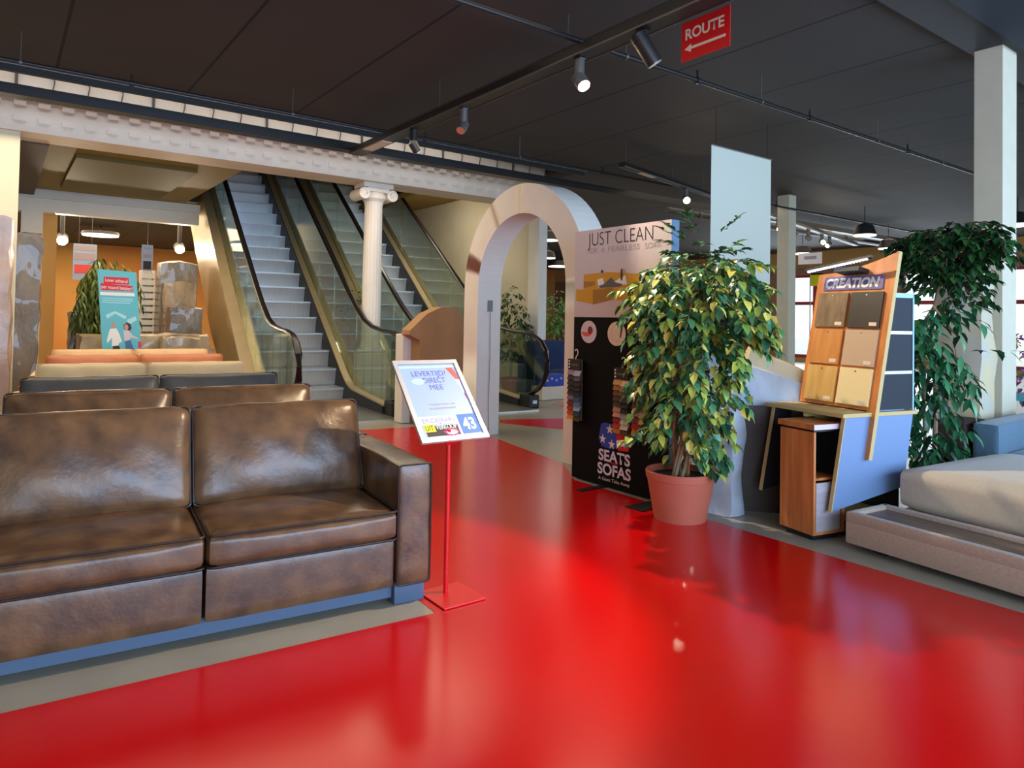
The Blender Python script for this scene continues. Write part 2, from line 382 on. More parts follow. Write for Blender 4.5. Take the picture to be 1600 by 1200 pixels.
struct('trim_1', MB().box(0.8, 2.35, 11.2, 14.2, 3.44, 3.5), mat('dark_olive_recess', (104, 92, 42), 0.7))
struct('trim_2', MB().box(0.12, 0.45, 10.32, 15, 3.38, 3.56), mat('brown_beam', (74, 58, 42), 0.7))
struct('ceiling', MB().box(6.9, 8.05, 10.32, 22, HC, HC + 0.1), mat('ochre_ceiling', (150, 124, 60), 0.7))
struct('ceiling', MB().box(-6, 8.05, 8.88, 22, 7.0, 7.1), 'dark')
# metal edge of the ceiling above the beam, white upper wall
struct('trim_3', MB().box(-6, 8.05, 8.82, 8.88, HC - 0.012, HC), 'alu')
struct('trim_4', MB().box(-6, 8.05, 8.88, 8.94, QY(0, 107, 8.88).z, HC + 0.12), 'dark')
# white beam with dentils
bm_ = MB().box(-6, 8.05, 9.8, 10.32, 3.40, 3.84)
bm_.box(-6, 8.05, 9.77, 9.8, 3.79, 3.84).box(-6, 8.05, 9.765, 9.8, 3.40, 3.47)
for i in range(60):
    x = -5.8 + i * 0.235
    if x > 7.9: break
    for z in (3.52, 3.70):
        bm_.box(x, x + 0.12, 9.784, 9.8, z, z + 0.055)
struct('trim_5', bm_, 'beam')
struct('wall_upper', MB().box(-6, 8.05, 9.95, 10.1, 3.84, 7.0), 'beam')
# pillars at the ends of the beam
struct('trim_6', MB().box(-0.55, 0.15, 9.8, 10.32, 0, 3.40, 0.01), mat('cream_pillar', (220, 210, 176), 0.55, var=0.03))
struct('trim_7', MB().box(7.93, 8.12, 9.95, 10.27, 0, HC), 'white')
struct('wall_right', MB().box(8.0, 8.12, 10.27, 22, 0, HC), 'tanwall')
struct('wall_escalator', MB().box(-6, 8.12, 21.9, 22.05, 3.7, 7.0), 'dark')
struct('wall_upper', MB().box(8.05, 8.15, 8.88, 22, HC + .1, 7.0).box(-6, 8.05, 8.80, 8.88, HC + .1, 7.0), 'dark')
struct('wall_left', MB().box(-6.1, -6, -4, 28, 0, 7.0), 'tanwall')
struct('wall_far', MB().box(-6, 24, 27.5, 27.6, 0, HC), 'orangewall')
struct('wall_back', MB().box(-6, 24, -4.1, -4, 0, 0.4).box(-6, 24, -4.1, -4, 3.4, HC), 'tanwall')
# portal behind the beam
struct('trim_8', MB().box(0.1, 3.2, 15, 15.25, 3.10, 3.34).box(0.1, 3.2, 14.94, 15.25, 3.34, 3.5).box(0.28, 0.60, 15, 15.25, 0, 3.10), 'white')
struct('trim_9', MB().box(0.62, 0.85, 15.6, 15.85, 0, 3.3), 'ochrewall')
# far right wall with shop windows
struct('wall_front', MB().box(23, 23.2, -4, 28, 3.25, HC).box(23, 23.2, -4, 28, 0, 0.15), 'ochrewall')
for y0, y1 in ((-4, 4.4), (14.5, 28), (10.4, 11.0)):
    struct('wall_front', MB().box(23, 23.2, y0, y1, 0.15, 3.25), 'brick')
struct('trim_10', MB().box(22.9, 23.0, 4.4, 14.5, 3.05, 3.3), 'brick')
for i, (y0, y1) in enumerate(((11.0, 13.3), (13.3, 14.5), (7.6, 10.4), (4.4, 7.6))):
    f = MB()
    f.box(22.96, 23.08, y0, y0 + 0.08, 0.15, 3.05).box(22.96, 23.08, y1 - 0.08, y1, 0.15, 3.05)
    f.box(22.96, 23.08, y0 + 0.08, y1 - 0.08, 0.15, 0.25).box(22.96, 23.08, y0 + 0.08, y1 - 0.08, 2.0, 2.12).box(22.96, 23.08, y0 + 0.08, y1 - 0.08, 2.97, 3.05)
    struct('window_%d' % (i + 1), f, 'redframe')
# right pillar and ceiling beam
struct('trim_11', MB().box(7.06, 7.38, 2.35, 2.58, 0, HC, 0.006), 'pillar')
struct('trim_12', MB().box(4.6, 24, 1.75, 2.25, 3.80, HC), 'bluebeam')
struct('trim_13', MB().box(4.6, 24, 2.25, 2.62, HC - 0.05, HC), mat('grey_ceiling_strip', (40, 42, 46), 0.6))
# far column right of the banner
struct('trim_14', MB().box(12.5, 12.75, 7.80, 8.05, 0, HC), 'pillar')

# ================================================================== SOFAS
SA = R(-5.5)
su = Vector((math.cos(SA), math.sin(SA), 0)); sv = Vector((-math.sin(SA), math.cos(SA), 0))
def loop_rect(hx, hz, r, n=5):
    p = []
    for cx, cz, a in ((hx - r, hz - r, 0), (-hx + r, hz - r, 90), (-hx + r, -hz + r, 180), (hx - r, -hz + r, 270)):
        for i in range(n + 1):
            t = R(a + 90 * i / n); p.append((cx + r * math.cos(t), cz + r * math.sin(t)))
    return p
def make_sofa(name, lab, lm, pm, v, group, seed=0, dz=0.0, dv=0.0):
    o = thing(name, lab, 'sofa', su * 0.41 + sv * v, SA, group)
    W = 0.82
    for sx in (-1, 1):
        part('base_panel', MB().pillow((sx * W / 2, 0.44, 0.20), (W - 0.004, 0.84, 0.23), 0.018, (0, 0.004, 0), 8, wr=0.002, seed=seed + sx), lm, o)
        c = part('seat_cushion', MB().pillow((sx * W / 2, 0.31, 0.385), (W - 0.006, 0.66, 0.135), 0.035, (0.0, 0.014, 0.022), 16, wr=0.0022, seed=seed + 5 + sx), lm, o)
        for z in (0.449, 0.322):
            part('piping', MB().tube([(sx * W / 2 + x, 0.31 + y, z) for x, y in loop_rect(W / 2 - 0.006, 0.329, 0.03)], 0.0055, 6, closed=True), pm, c)
        t = -0.33; cy, cz = 0.605, 0.655 + dz / 2
        c = part('back_cushion', MB().pillow((sx * W / 2, cy, cz), (W - 0.012, 0.17, 0.47 + dz), 0.04, (0.0, 0.052, 0.010), 18, tilt=t, wr=0.0042, seed=seed + 9 + sx), lm, o)
        ct, st = math.cos(t), math.sin(t); pts = []
        for x, z in loop_rect(W / 2 - 0.007, 0.234 + dz / 2, 0.02):
            y = -0.055; pts.append((sx * W / 2 + x, cy + y * ct - z * st, cz + y * st + z * ct))
        part('piping', MB().tube(pts, 0.006, 6, closed=True), pm, c)
    for sx in (-1, 1):
        a = part('armrest', MB().pillow((sx * (W + 0.086), 0.445, 0.375), (0.17, 0.885, 0.565), 0.022, (0.006, 0.004, 0.006), 12, wr=0.0022, seed=seed + 30 + sx), lm, o)
        part('piping', MB().tube([(sx * (W + 0.086) + x, 0.006, 0.375 + z) for x, z in loop_rect(0.082, 0.278, 0.014)], 0.005, 6, closed=True), pm, a)
    part('back_frame', MB().pillow((0, 0.80, 0.40), (1.64, 0.16, 0.62), 0.03, (0, 0.01, 0), 10, tilt=-0.06), lm, o)
    for sx in (-1, 1):
        for y in (0.035, 0.76): part('leg', MB().box(sx * 0.90 - 0.075, sx * 0.90 + 0.075, y, y + 0.10, 0.002, 0.105, 0.003), 'plinth', o)
    part('plinth', MB().box(-0.82, 0.82, 0.06, 0.82, 0.03, 0.10), 'plinth', o)
    return o
GS = 'two-seat sofas lined up behind each other on the left'
make_sofa('sofa', 'dark brown leather two-seat sofa, nearest, its full front in view', 'leather', 'piping', 3.05, GS, 1)
make_sofa('sofa', 'brown leather sofa directly behind the nearest sofa', 'leather', 'piping', 3.98, GS, 40)
make_sofa('sofa', 'dark grey leather sofa, third in the row, between brown and cream sofas', 'leather_grey', 'piping', 4.96, GS, 80)
make_sofa('sofa', 'cream leather sofa behind the dark grey sofa', 'leather_cream', 'leather_cream', 6.35, GS, 120)
make_sofa('sofa', 'orange-tan leather sofa, fifth in the row, behind the cream sofa', 'leather_tan', 'leather_tan', 7.65, GS, 160)
make_sofa('sofa', 'beige leather sofa at the far end of the row, before the teal poster', 'leather_beige', 'leather_beige', 8.85, GS, 200)

# ================================================================== ESCALATORS
EA = R(-4.6)
eu = Vector((math.cos(EA), math.sin(EA), 0)); ev = Vector((-math.sin(EA), math.cos(EA), 0))
def dk(v):   # deck inner height at v
    if v < 10.3: return 0.15 + (v - 9.0) * 0.07
    if v < 10.8:
        t = (v - 10.3) / 0.5; return 0.241 + (0.5 * 0.07) * t + t * t * 0.5 * 0.5 * 0.647
    return 0.438 + (v - 10.8) * 0.717
RAIL = [(17.6, 6.39), (15.6, 5.01), (14, 3.905), (12.5, 2.87), (11.6, 2.25), (10.86, 1.74), (10.45, 1.475), (10.09, 1.285), (9.75, 1.19), (9.35, 1.145), (9.0, 1.13), (8.75, 1.09), (8.56, 1.0), (8.44, 0.87), (8.40, 0.72), (8.42, 0.56), (8.50, 0.42), (8.63, 0.30), (8.8, 0.22), (9.0, 0.17)]
def make_escalator(lab, u):
    o = thing('escalator', lab, 'escalator', eu * u + ev * 9.4, EA, 'escalators')
    Y = lambda v: v - 9.4
    sw = 0.585
    for k in range(0, 20):
        y = Y(10.63 + 0.39 * k); z = 0.22 + 0.272 * k
        s = MB().box(-sw, sw, y, y + 0.41, z - 0.03, z)
        n = 6; pts = []
        for i in range(n + 1):
            t = i / n; pts.append((0, y + 0.012 + 0.05 * math.sin(t * 1.2), z - 0.012 - 0.262 * t))
        for a, b in zip(pts, pts[1:]):
            s.hexa([(-sw, a[1], a[2]), (sw, a[1], a[2]), (sw, b[1], b[2]), (-sw, b[1], b[2]), (-sw, a[1] + .02, a[2]), (sw, a[1] + .02, a[2]), (sw, b[1] + .02, b[2]), (-sw, b[1] + .02, b[2])])
        part('step', s, 'step', o, smooth=False)
    part('landing_plate', MB().box(-0.60, 0.60, Y(8.45), Y(10.64), 0.001, 0.02), 'steel', o, smooth=False)
    vs = [9.0, 9.6, 10.3, 10.4, 10.5, 10.6, 10.7, 10.8, 12, 14, 16, 17.6]
    for sd in (-1, 1):
        d = MB(); c = MB(); sk = MB(); tr = MB()
        for a, b in zip(vs, vs[1:]):
            za, zb, ya, yb = dk(a), dk(b), Y(a), Y(b)
            d.hexa([(sd * .60, ya, za - .03), (sd * .70, ya, za - .03), (sd * .70, yb, zb - .03), (sd * .60, yb, zb - .03),
                    (sd * .60, ya, za), (sd * .70, ya, za), (sd * .70, yb, zb), (sd * .60, yb, zb)])
            d.hexa([(sd * .70, ya, za - .13), (sd * .865, ya, za - .13), (sd * .865, yb, zb - .13), (sd * .70, yb, zb - .13),
                    (sd * .70, ya, za - 0.02), (sd * .865, ya, za - .08), (sd * .865, yb, zb - .08), (sd * .70, yb, zb - 0.02)])
            la, lb = max(0.0, za - 1.75), max(0.0, zb - 1.75)
            c.hexa([(sd * .84, ya, la), (sd * .862, ya, la), (sd * .862, yb, lb), (sd * .84, yb, lb),
                    (sd * .84, ya, za - .13), (sd * .862, ya, za - .13), (sd * .862, yb, zb - .13), (sd * .84, yb, zb - .13)])
            lo_a, lo_b = max(0.0, za - .75), max(0.0, zb - .75)
            sk.hexa([(sd * .588, ya, lo_a), (sd * .605, ya, lo_a), (sd * .605, yb, lo_b), (sd * .588, yb, lo_b),
                     (sd * .588, ya, za - .03), (sd * .605, ya, za - .03), (sd * .605, yb, zb - .03), (sd * .588, yb, zb - .03)])
        part('deck', d, 'cream', o, smooth=False)
        part('cladding', c, 'gold', o, smooth=False)
        part('skirt', sk, 'black', o, smooth=False)
        x = sd * 0.705
        poly = [(x - .006, Y(v), z - .03) for v, z in RAIL if v >= 9.0 or z > .25]
        low = [(x - .006, Y(v), dk(v) - 0.01) for v in (9.05, 9.6, 10.3, 10.5, 10.65, 10.8, 13, 17.6)]
        g = MB()
        # split into quads along the run
        top = [(v, z - .03) for v, z in RAIL if z > 1.0]
        for (v0, z0), (v1, z1) in zip(top, top[1:]):
            g.face([(x, Y(v0), z0), (x, Y(v1), z1), (x, Y(v1), dk(v1) if v1 > 9 else .17), (x, Y(v0), dk(v0))])
        nose = [(v, z) for v, z in RAIL if z <= 1.0 or v == 8.56]
        cpt = (9.0, 0.6)
        for (v0, z0), (v1, z1) in zip(nose, nose[1:]):
            g.face([(x, Y(v0), z0), (x, Y(v1), z1), (x, Y(cpt[0]), max(.17, min(z1, 1.0))), (x, Y(cpt[0]), max(.17, min(z0, 1.0)))] if v1 < 8.95 else [(x, Y(v0), z0), (x, Y(v1), z1), (x, Y(cpt[0]), z0)])
        me = g.mesh('glass', False); go = part('glass_balustrade', me, 'glass', o)
        so = go.modifiers.new('thick', 'SOLIDIFY'); so.thickness = 0.012; so.offset = 0
        part('handrail', MB().tube([(x, Y(v), z) for v, z in RAIL], 0.03, 12, rx=0.045), 'rubber', o)
        nb = MB().box(sd * .705 - .09, sd * .705 + .09, Y(8.72), Y(9.02), 0.0, 0.2, 0.02).hexa([(sd * .60, Y(9.0), 0), (sd * .865, Y(9.0), 0), (sd * .865, Y(10.3), 0), (sd * .60, Y(10.3), 0), (sd * .60, Y(9.0), .12), (sd * .865, Y(9.0), .06), (sd * .865, Y(10.3), .1), (sd * .60, Y(10.3), .2)])
        n = part('newel_base', nb, 'black', o, smooth=False)
        part('label_plate', MB().box(sd * .705 - .035, sd * .705 + .035, Y(8.712), Y(8.72), .07, .12), 'tagsilver', n, smooth=False)
    part('underside', MB().hexa([(-.84, Y(11.0), .0), (.84, Y(11.0), .0), (.84, Y(17.6), 3.56), (-.84, Y(17.6), 3.56), (-.84, Y(11.0), .05), (.84, Y(11.0), .05), (.84, Y(17.6), 3.61), (-.84, Y(17.6), 3.61)]), 'dark', o, smooth=False)
    return o
make_escalator('escalator nearest the sofas, left of the white fluted column', 2.945)
make_escalator('escalator right of the white column, partly hidden by the white arch', 5.135)

# ================================================================== IONIC COLUMN
cx = QY(581.5, 420, 10.06).x
o = thing('column', 'slim white column with scrolled ionic capital between the two escalators', 'column', (cx, 10.06, 0))
part('plinth', MB().box(-.19, .19, -.19, .19, 0, .78, .01).box(-.17, .17, -.17, .17, .78, .84, .02), 'white', o, smooth=False)
fl = MB(); nn = 40
rings = []
for z, r in ((.84, .175), (.88, .165), (.95, .148), (2.0, .146), (3.05, .138), (3.12, .15)):
    rings.append([fl.bm.verts.new(((r - (.006 if j % 2 else 0)) * math.cos(2 * math.pi * j / nn), (r - (.006 if j % 2 else 0)) * math.sin(2 * math.pi * j / nn), z)) for j in range(nn)])
for A, B in zip(rings, rings[1:]):
    for j in range(nn): fl.bm.faces.new((A[j], A[(j + 1) % nn], B[(j + 1) % nn], B[j]))
part('shaft', fl, 'white', o)
cp = part('capital', MB().box(-.19, .19, -.18, .18, 3.26, 3.325, .012).box(-.25, .25, -.19, .19, 3.325, 3.40, .01).lathe([(.15, 3.12), (.19, 3.17), (.19, 3.22), (.16, 3.27)]), 'white', o, smooth=True)
for s in (-1, 1):
    vz = MB().cyl((s * .235, -.19, 3.225), (s * .235, .19, 3.225), .088, 24)
    for ysg in (-1, 1):
        vz.tube([(s * .235 + (.078 - .014 * i * .55) * math.cos(i * .62) * s, ysg * .195, 3.225 + (.078 - .014 * i * .55) * math.sin(i * .62)) for i in range(9)], .009, 6)
    part('volute', vz, 'white', cp)

# ================================================================== WHITE ARCH
AH = R(-92.8)
au = Vector((math.cos(AH), math.sin(AH), 0)); an = Vector((-au.y, au.x, 0))
o = thing('archway', 'freestanding white plaster arch across the red walkway', 'arch', (4.41, 6.64, 0), AH)
Wd, ZS, RZa, T, D = 1.62, 1.68, 0.77, 0.31, 0.31
ic = [(-Wd / 2, z) for z in (0, .5, 1.0, 1.4)] + [(-Wd / 2 * math.cos(math.pi * i / 36), ZS + RZa * math.sin(math.pi * i / 36)) for i in range(37)] + [(Wd / 2, z) for z in (1.4, 1.0, .5, 0)]
oc = [(-Wd / 2 - T, z) for z in (0, .5, 1.0, 1.4)] + [(-(Wd / 2 + T) * math.cos(math.pi * i / 36), ZS + (RZa + T) * math.sin(math.pi * i / 36)) for i in range(37)] + [(Wd / 2 + T, z) for z in (1.4, 1.0, .5, 0)]
mb = MB()
for (a, b, c_, d_) in zip(ic, ic[1:], oc, oc[1:]):
    mb.hexa([(Wd / 2 + a[0], 0, a[1]), (Wd / 2 + c_[0], 0, c_[1]), (Wd / 2 + d_[0], 0, d_[1]), (Wd / 2 + b[0], 0, b[1]), (Wd / 2 + a[0], D, a[1]), (Wd / 2 + c_[0], D, c_[1]), (Wd / 2 + d_[0], D, d_[1]), (Wd / 2 + b[0], D, b[1])])
bmesh.ops.remove_doubles(mb.bm, verts=mb.bm.verts[:], dist=1e-5)
# drop the coincident inner faces between segments
seen = {}
for f in mb.bm.faces[:]:
    k = tuple(sorted(v.index for v in f.verts))
mb.bm.verts.index_update()
for f in mb.bm.faces[:]:
    k = tuple(sorted(v.index for v in f.verts)); seen.setdefault(k, []).append(f)
bmesh.ops.delete(mb.bm, geom=[f for fs in seen.values() if len(fs) > 1 for f in fs], context='FACES_ONLY')
part('arch_body', mb, 'white_arch', o)
part('socket_plate', MB().box(0.0, .006, .13, .20, 1.42, 1.55, .002).box(.0, .008, .135, .155, 1.44, 1.53).box(.0, .008, .175, .195, 1.44, 1.53), 'grey_metal', o, smooth=False)
part('cable', MB().tube([(.012, .165, 1.42), (.012, .168, .9), (.012, .16, .4), (.012, .17, .03)], .003, 5), 'grey_metal', o)
part('floor_plate', MB().box(Wd + T - .02, Wd + T + .22, -.12, .12, .003, .012), 'black', o, smooth=False)

# ================================================================== JUST CLEAN DISPLAY PANEL
PX = 3.98
o = thing('advertising_display', 'tall black and pale grey fabric display panel headed JUST CLEAN', 'display panel', (PX, 4.49, 0), 0)
WI = Matrix.Translation((-PX, -4.49, 0))
PM = WI @ mat4((PX, 4.49, 0), (0, -1, 0), (0, 0, 1), (-1, 0, 0))
def pp(x, y):
    p = QX(x, y, PX); return (4.49 - p.y, p.z)
PW = 1.06
part('panel_core', MB().box(0.001, .085, -PW, 0, .01, 2.10), 'panel_side', o, smooth=False)
part('upper_print', MB().box(-.004, .0, -PW, 0, 1.37, 2.10), 'panel_grey', o, smooth=False)
part('lower_print', MB().box(-.004, .0, -PW, 0, .01, 1.37), 'panel_black', o, smooth=False)
part('foot_plate', MB().box(-.28, .30, -.42, -.36, .003, .01), 'black', o, smooth=False)
part('foot_plate', MB().box(-.30, .3, -1.08, -.92, .003, .01), 'black', o, smooth=False)
PMo = PM @ Matrix.Translation((0, 0, .004))
s0, s1 = pp(919, 400)[0], pp(1021, 385)[0]
text('headline', 'JUST CLEAN', PMo @ Matrix.Translation((s0, pp(925, 384.5)[1], 0)), pp(925, 364)[1] - pp(925, 384.5)[1], 'ink', o, width=s1 - s0, ext=.001, bold=-.012)
for wd, t0, t1 in (('FOR', 0, .14), ('A', .19, .24), ('FEARLESS', .29, .70), ('SOFA', .76, .96)):
    text('subheading_word', wd, PMo @ Matrix.Translation((s0 + (s1 - s0 + .12) * t0, pp(925, 396)[1], 0)), .042, 'ink_grey', o, width=(s1 - s0 + .12) * (t1 - t0), ext=.001)
pic = flat('sofa_picture', [
    [pp(913, 429), pp(942, 426), pp(950, 425), pp(1000, 428), pp(1003, 462), pp(912, 462)]], PMo, 'yellow', o, .0012)
for pl in ([pp(901, 452), pp(927, 453), pp(927, 475), pp(901, 470)], [pp(959, 449), pp(1010, 452), pp(1010, 474), pp(959, 468)]): flat('sofa_picture_front', [pl], PMo, 'yellow', pic, .0018)
flat('sofa_picture_side', [[pp(927, 453), pp(959, 449), pp(959, 468), pp(927, 476)], [pp(913, 440), pp(930, 440), pp(930, 446), pp(913, 450)]], PMo, 'yellow2', pic, .0018)
for pl in ([pp(934, 437), pp(943, 434), pp(946, 448), pp(936, 450)], [pp(967, 436), pp(978, 430), pp(981, 444), pp(968, 446), pp(960, 441)]): flat('picture_person_shirt', [pl], PMo, 'whiteink', pic, .0024)
flat('picture_person_legs', [[pp(936, 447), pp(944, 444), pp(956, 433), pp(962, 441), pp(974, 444), pp(970, 448), pp(938, 450)]], PMo, 'jeans', pic, .0026)
for a, b in ((941.5, 429), (975.5, 424)):
    q = pp(a, b); flat('picture_person_head', [disc(q[0], q[1], .013, .02, 14)], PMo, 'skin', pic, .003)
q = pp(974, 425); flat('picture_person_hair', [disc(q[0] - .012, q[1] - .02, .014, .05, 14)], PMo, 'hair', pic, .0028)
q = pp(941.5, 426); flat('picture_person_hair', [disc(q[0], q[1] + .008, .013, .014, 14)], PMo, 'hair', pic, .0032)
# the three round photographs
for i, (x, y, hw, hh, mm) in enumerate(((920.5, 518.5, 12, 17.5, 'dot_pink'), (964, 521.5, 14, 19, 'dot_cream'), (1010.5, 524, 13, 19.5, 'dot_pink'))):
    c = pp(x, y); l = pp(x - hw, y); t = pp(x, y - hh)
    rx, ry = abs(c[0] - l[0]), abs(t[1] - c[1])
    d = flat('round_picture', [disc(c[0], c[1], rx, ry, 32)], PMo, mm, o, .001)
    if i == 0:
        flat('wine_glass', [disc(c[0] - rx * .25, c[1] + ry * .0, rx * .68, ry * .42, 20, 180, 360)], PMo, 'coral', d, .0018)
        flat('wine_stain', [disc(c[0] + rx * .2, c[1] + ry * .15, rx * .32, ry * .34, 20)], PMo, 'dot_red', d, .0024)
    elif i == 1:
        flat('pen', [[(c[0] + rx * .35, c[1] + ry * .98), (c[0] + rx * .75, c[1] + ry * .7), (c[0] + rx * .6, c[1] + ry * .2), (c[0] + rx * .5, c[1] - ry * .3), (c[0] + rx * .35, c[1] - ry * .32), (c[0] + rx * .45, c[1] + ry * .3)]], PMo, 'choc', d, .0018)
        for k in (.55, .72):
            flat('plate_ring', [[(c[0] + rx * k * math.cos(R(a)), c[1] + ry * k * math.sin(R(a))) for a in range(140, 320, 15)] + [(c[0] + rx * (k - .03) * math.cos(R(a)), c[1] + ry * (k - .03) * math.sin(R(a))) for a in range(305, 125, -15)]], PMo, 'taupe', d, .0015)
    else:
        flat('sauce_stain', [disc(c[0] - rx * .25, c[1] - ry * .1, rx * .42, ry * .3, 16), disc(c[0] + rx * .25, c[1] + ry * .2, rx * .35, ry * .25, 16)], PMo, 'dot_red', d, .0018)
        flat('spoon', [[(c[0] + rx * .1, c[1] - ry * .1), (c[0] + rx * .8, c[1] - ry * .45), (c[0] + rx * .3, c[1] - ry * .9), (c[0] - rx * .2, c[1] - ry * .9)]], PMo, 'dot_cream', d, .0016)
# shop logo
lg = flat('logo_flag_blue', [[pp(940, 662), pp(946, 660), pp(958, 663), pp(964, 670), pp(964, 700), pp(955, 702), pp(941, 697), pp(936, 684)]], PMo, 'starblue', o, .001)
flat('logo_stripe_red', [[pp(964, 676), pp(984, 679), pp(985, 687), pp(964, 688)], [pp(966, 697), pp(985, 698), pp(982, 706), pp(966, 704)]], PMo, 'signred', lg, .0012)
flat('logo_stripe_white', [[pp(964, 688), pp(983, 687), pp(987, 693), pp(984, 698), pp(964, 697)]], PMo, 'whiteink', lg, .0012)
for x, y in ((953.5, 671), (942.5, 685.5), (956.5, 694.5)):
    c = pp(x, y); st = [(c[0] + (.042 if k % 2 == 0 else .017) * math.cos(R(90 + 36 * k)), c[1] + (.042 if k % 2 == 0 else .017) * math.sin(R(90 + 36 * k))) for k in range(10)]
    flat('logo_star', [st], PMo, 'dot_cream', lg, .0018)
a0, a1 = pp(936, 715)[0], pp(985, 725)[0]
text('logo_word', 'SEATS', PMo @ Matrix.Translation((a0, .215, 0)), .085, 'dot_pink', lg, width=a1 - a0, bold=.03, ext=.0012)
text('logo_and', 'AND', PMo @ Matrix.Translation((a0 + .14, .197, 0)), .022, 'signred', lg, width=.075, bold=.01, ext=.0026)
text('logo_word', 'SOFAS', PMo @ Matrix.Translation((a0 - .01, .105, 0)), .085, 'dot_pink', lg, width=a1 - a0 + .02, bold=.03, ext=.0012)
text('tagline', 'A Giant Take Away', PMo @ Matrix.Translation((a0, .055, 0)), .026, 'dot_cream', lg, width=a1 - a0, ext=.0012)

# swatch books hanging on the panel
def swatch_book(lab, xc, yt, yb, hook, cols, tw=.155):
    p = pp(xc, yt); q = pp(xc, yb)
    o = thing('swatch_book', lab, 'swatch book', (PX - .012, 4.49 - p[0], p[1]), 0, 'fabric swatch books')
    h = p[1] - q[1]; hw = tw / 2
    part('card_header', MB().box(-.035, -.025, -hw, hw, -.09, 0), 'black', o, smooth=False)
    part('back_card', MB().box(-.012, -.006, -hw, hw, -h, 0), 'carddark', o, smooth=False)
    for k in range(3): part('ring_dot', MB().cyl((-.036, hw - .02, -.018 - .026 * k), (-.0385, hw - .02, -.018 - .026 * k), .008, 12), 'whiteink', o)
    part('title_bar', MB().box(-.0365, -.035, -hw + .03, hw - .04, -.055, -.04), 'carddark', o, smooth=False)
    pts = []
    for i in range(9):
        t = i / 8; a = R(150 - 230 * t); pts.append((-.01, .028 * math.cos(a) * -1 * .7, .055 + .028 * math.sin(a)))
    pts += [(-.01, .004, .015), (-.01, .008, -.01)]
    part('hook', MB().tube(pts, .0045, 8), 'whiteink', o)
    n = len(cols); y0 = -.09; dh = (h - .095) / n
    for i, cc in enumerate(cols):
        for s, c in ((1, cc[0]), (-1, cc[1])):
            ya, yb_ = (0, hw) if s == 1 else (-hw, 0)
            zt = y0 - i * dh; off = .0 if s == 1 else -.008
            part('fabric_swatch', MB().hexa([(-.045, ya, zt - dh + off), (-.045, yb_, zt - dh + off), (-.038, yb_, zt - dh + off), (-.038, ya, zt - dh + off), (-.026, ya, zt + off + .004), (-.026, yb_, zt + off + .004), (-.014, yb_, zt + off + .004), (-.014, ya, zt + off + .004)]), mat('swatch_%d_%d_%d' % c, c, .85), o, smooth=False)
K_ = lambda *a: a
swatch_book('fabric swatch book nearest the arch, grey to dark with blue and orange below', 903.5, 561, 656, 0,
            [((150, 124, 116), (170, 168, 184)), ((60, 36, 34), (92, 84, 92)), ((44, 26, 26), (46, 36, 40)), ((36, 24, 26), (40, 34, 40)), ((40, 28, 34), (30, 26, 34)), ((118, 92, 104), (58, 76, 100)), ((100, 34, 30), (84, 108, 130)), ((150, 34, 16), (130, 160, 176)), ((176, 60, 10), (40, 56, 66)), ((206, 128, 16), (70, 52, 22))])
swatch_book('fabric swatch book with cream top swatches above the stripes of the logo', 977, 575, 678, 0,
            [((206, 160, 100), (232, 202, 160)), ((160, 110, 70), (190, 160, 130)), ((116, 70, 44), (96, 84, 74)), ((84, 52, 38), (60, 50, 44)), ((70, 46, 40), (44, 38, 38)), ((176, 130, 84), (38, 34, 36)), ((206, 140, 120), (150, 150, 140)), ((130, 22, 20), (190, 188, 170)), ((180, 40, 20), (206, 202, 180)), ((180, 110, 20), (80, 60, 40))], .16)
swatch_book('fabric swatch book half hidden by the potted tree, mustard top swatches', 1006, 571, 682, 0,
            [((206, 150, 50), (216, 180, 110)), ((150, 110, 60), (110, 84, 60)), ((86, 60, 44), (60, 46, 36)), ((56, 40, 34), (50, 40, 34)), ((90, 60, 50), (80, 66, 54)), ((170, 110, 80), (170, 150, 110)), ((120, 30, 22), (190, 170, 130)), ((160, 30, 20), (110, 90, 60)), ((206, 120, 20), (150, 90, 30))], .15)

# ================================================================== PLANTS
def leaf(mb, p, d, up, L, W, fold=0.25, curl=0.2):
    d = d.normalized(); s = d.cross(up)
    if s.length < 1e-3: s = d.cross(Vector((1, 0, 0)))
    s.normalize(); n = s.cross(d).normalized()
    bm = mb.bm
    m0 = bm.verts.new(p); m1 = bm.verts.new(p + d * L * .38 + n * L * curl * .25); m2 = bm.verts.new(p + d * L * .72 + n * L * curl * .1); m3 = bm.verts.new(p + d * L - n * L * curl * .4)
    l1 = bm.verts.new(p + d * L * .34 + s * W * .5 + n * W * fold); l2 = bm.verts.new(p + d * L * .68 + s * W * .36 + n * W * fold * .7)
    r1 = bm.verts.new(p + d * L * .34 - s * W * .5 + n * W * fold); r2 = bm.verts.new(p + d * L * .68 - s * W * .36 + n * W * fold * .7)
    for f in ((m0, m1, l1), (m1, m2, l2, l1), (m2, m3, l2), (m0, r1, m1), (m1, r1, r2, m2), (m2, r2, m3)): bm.faces.new(f)
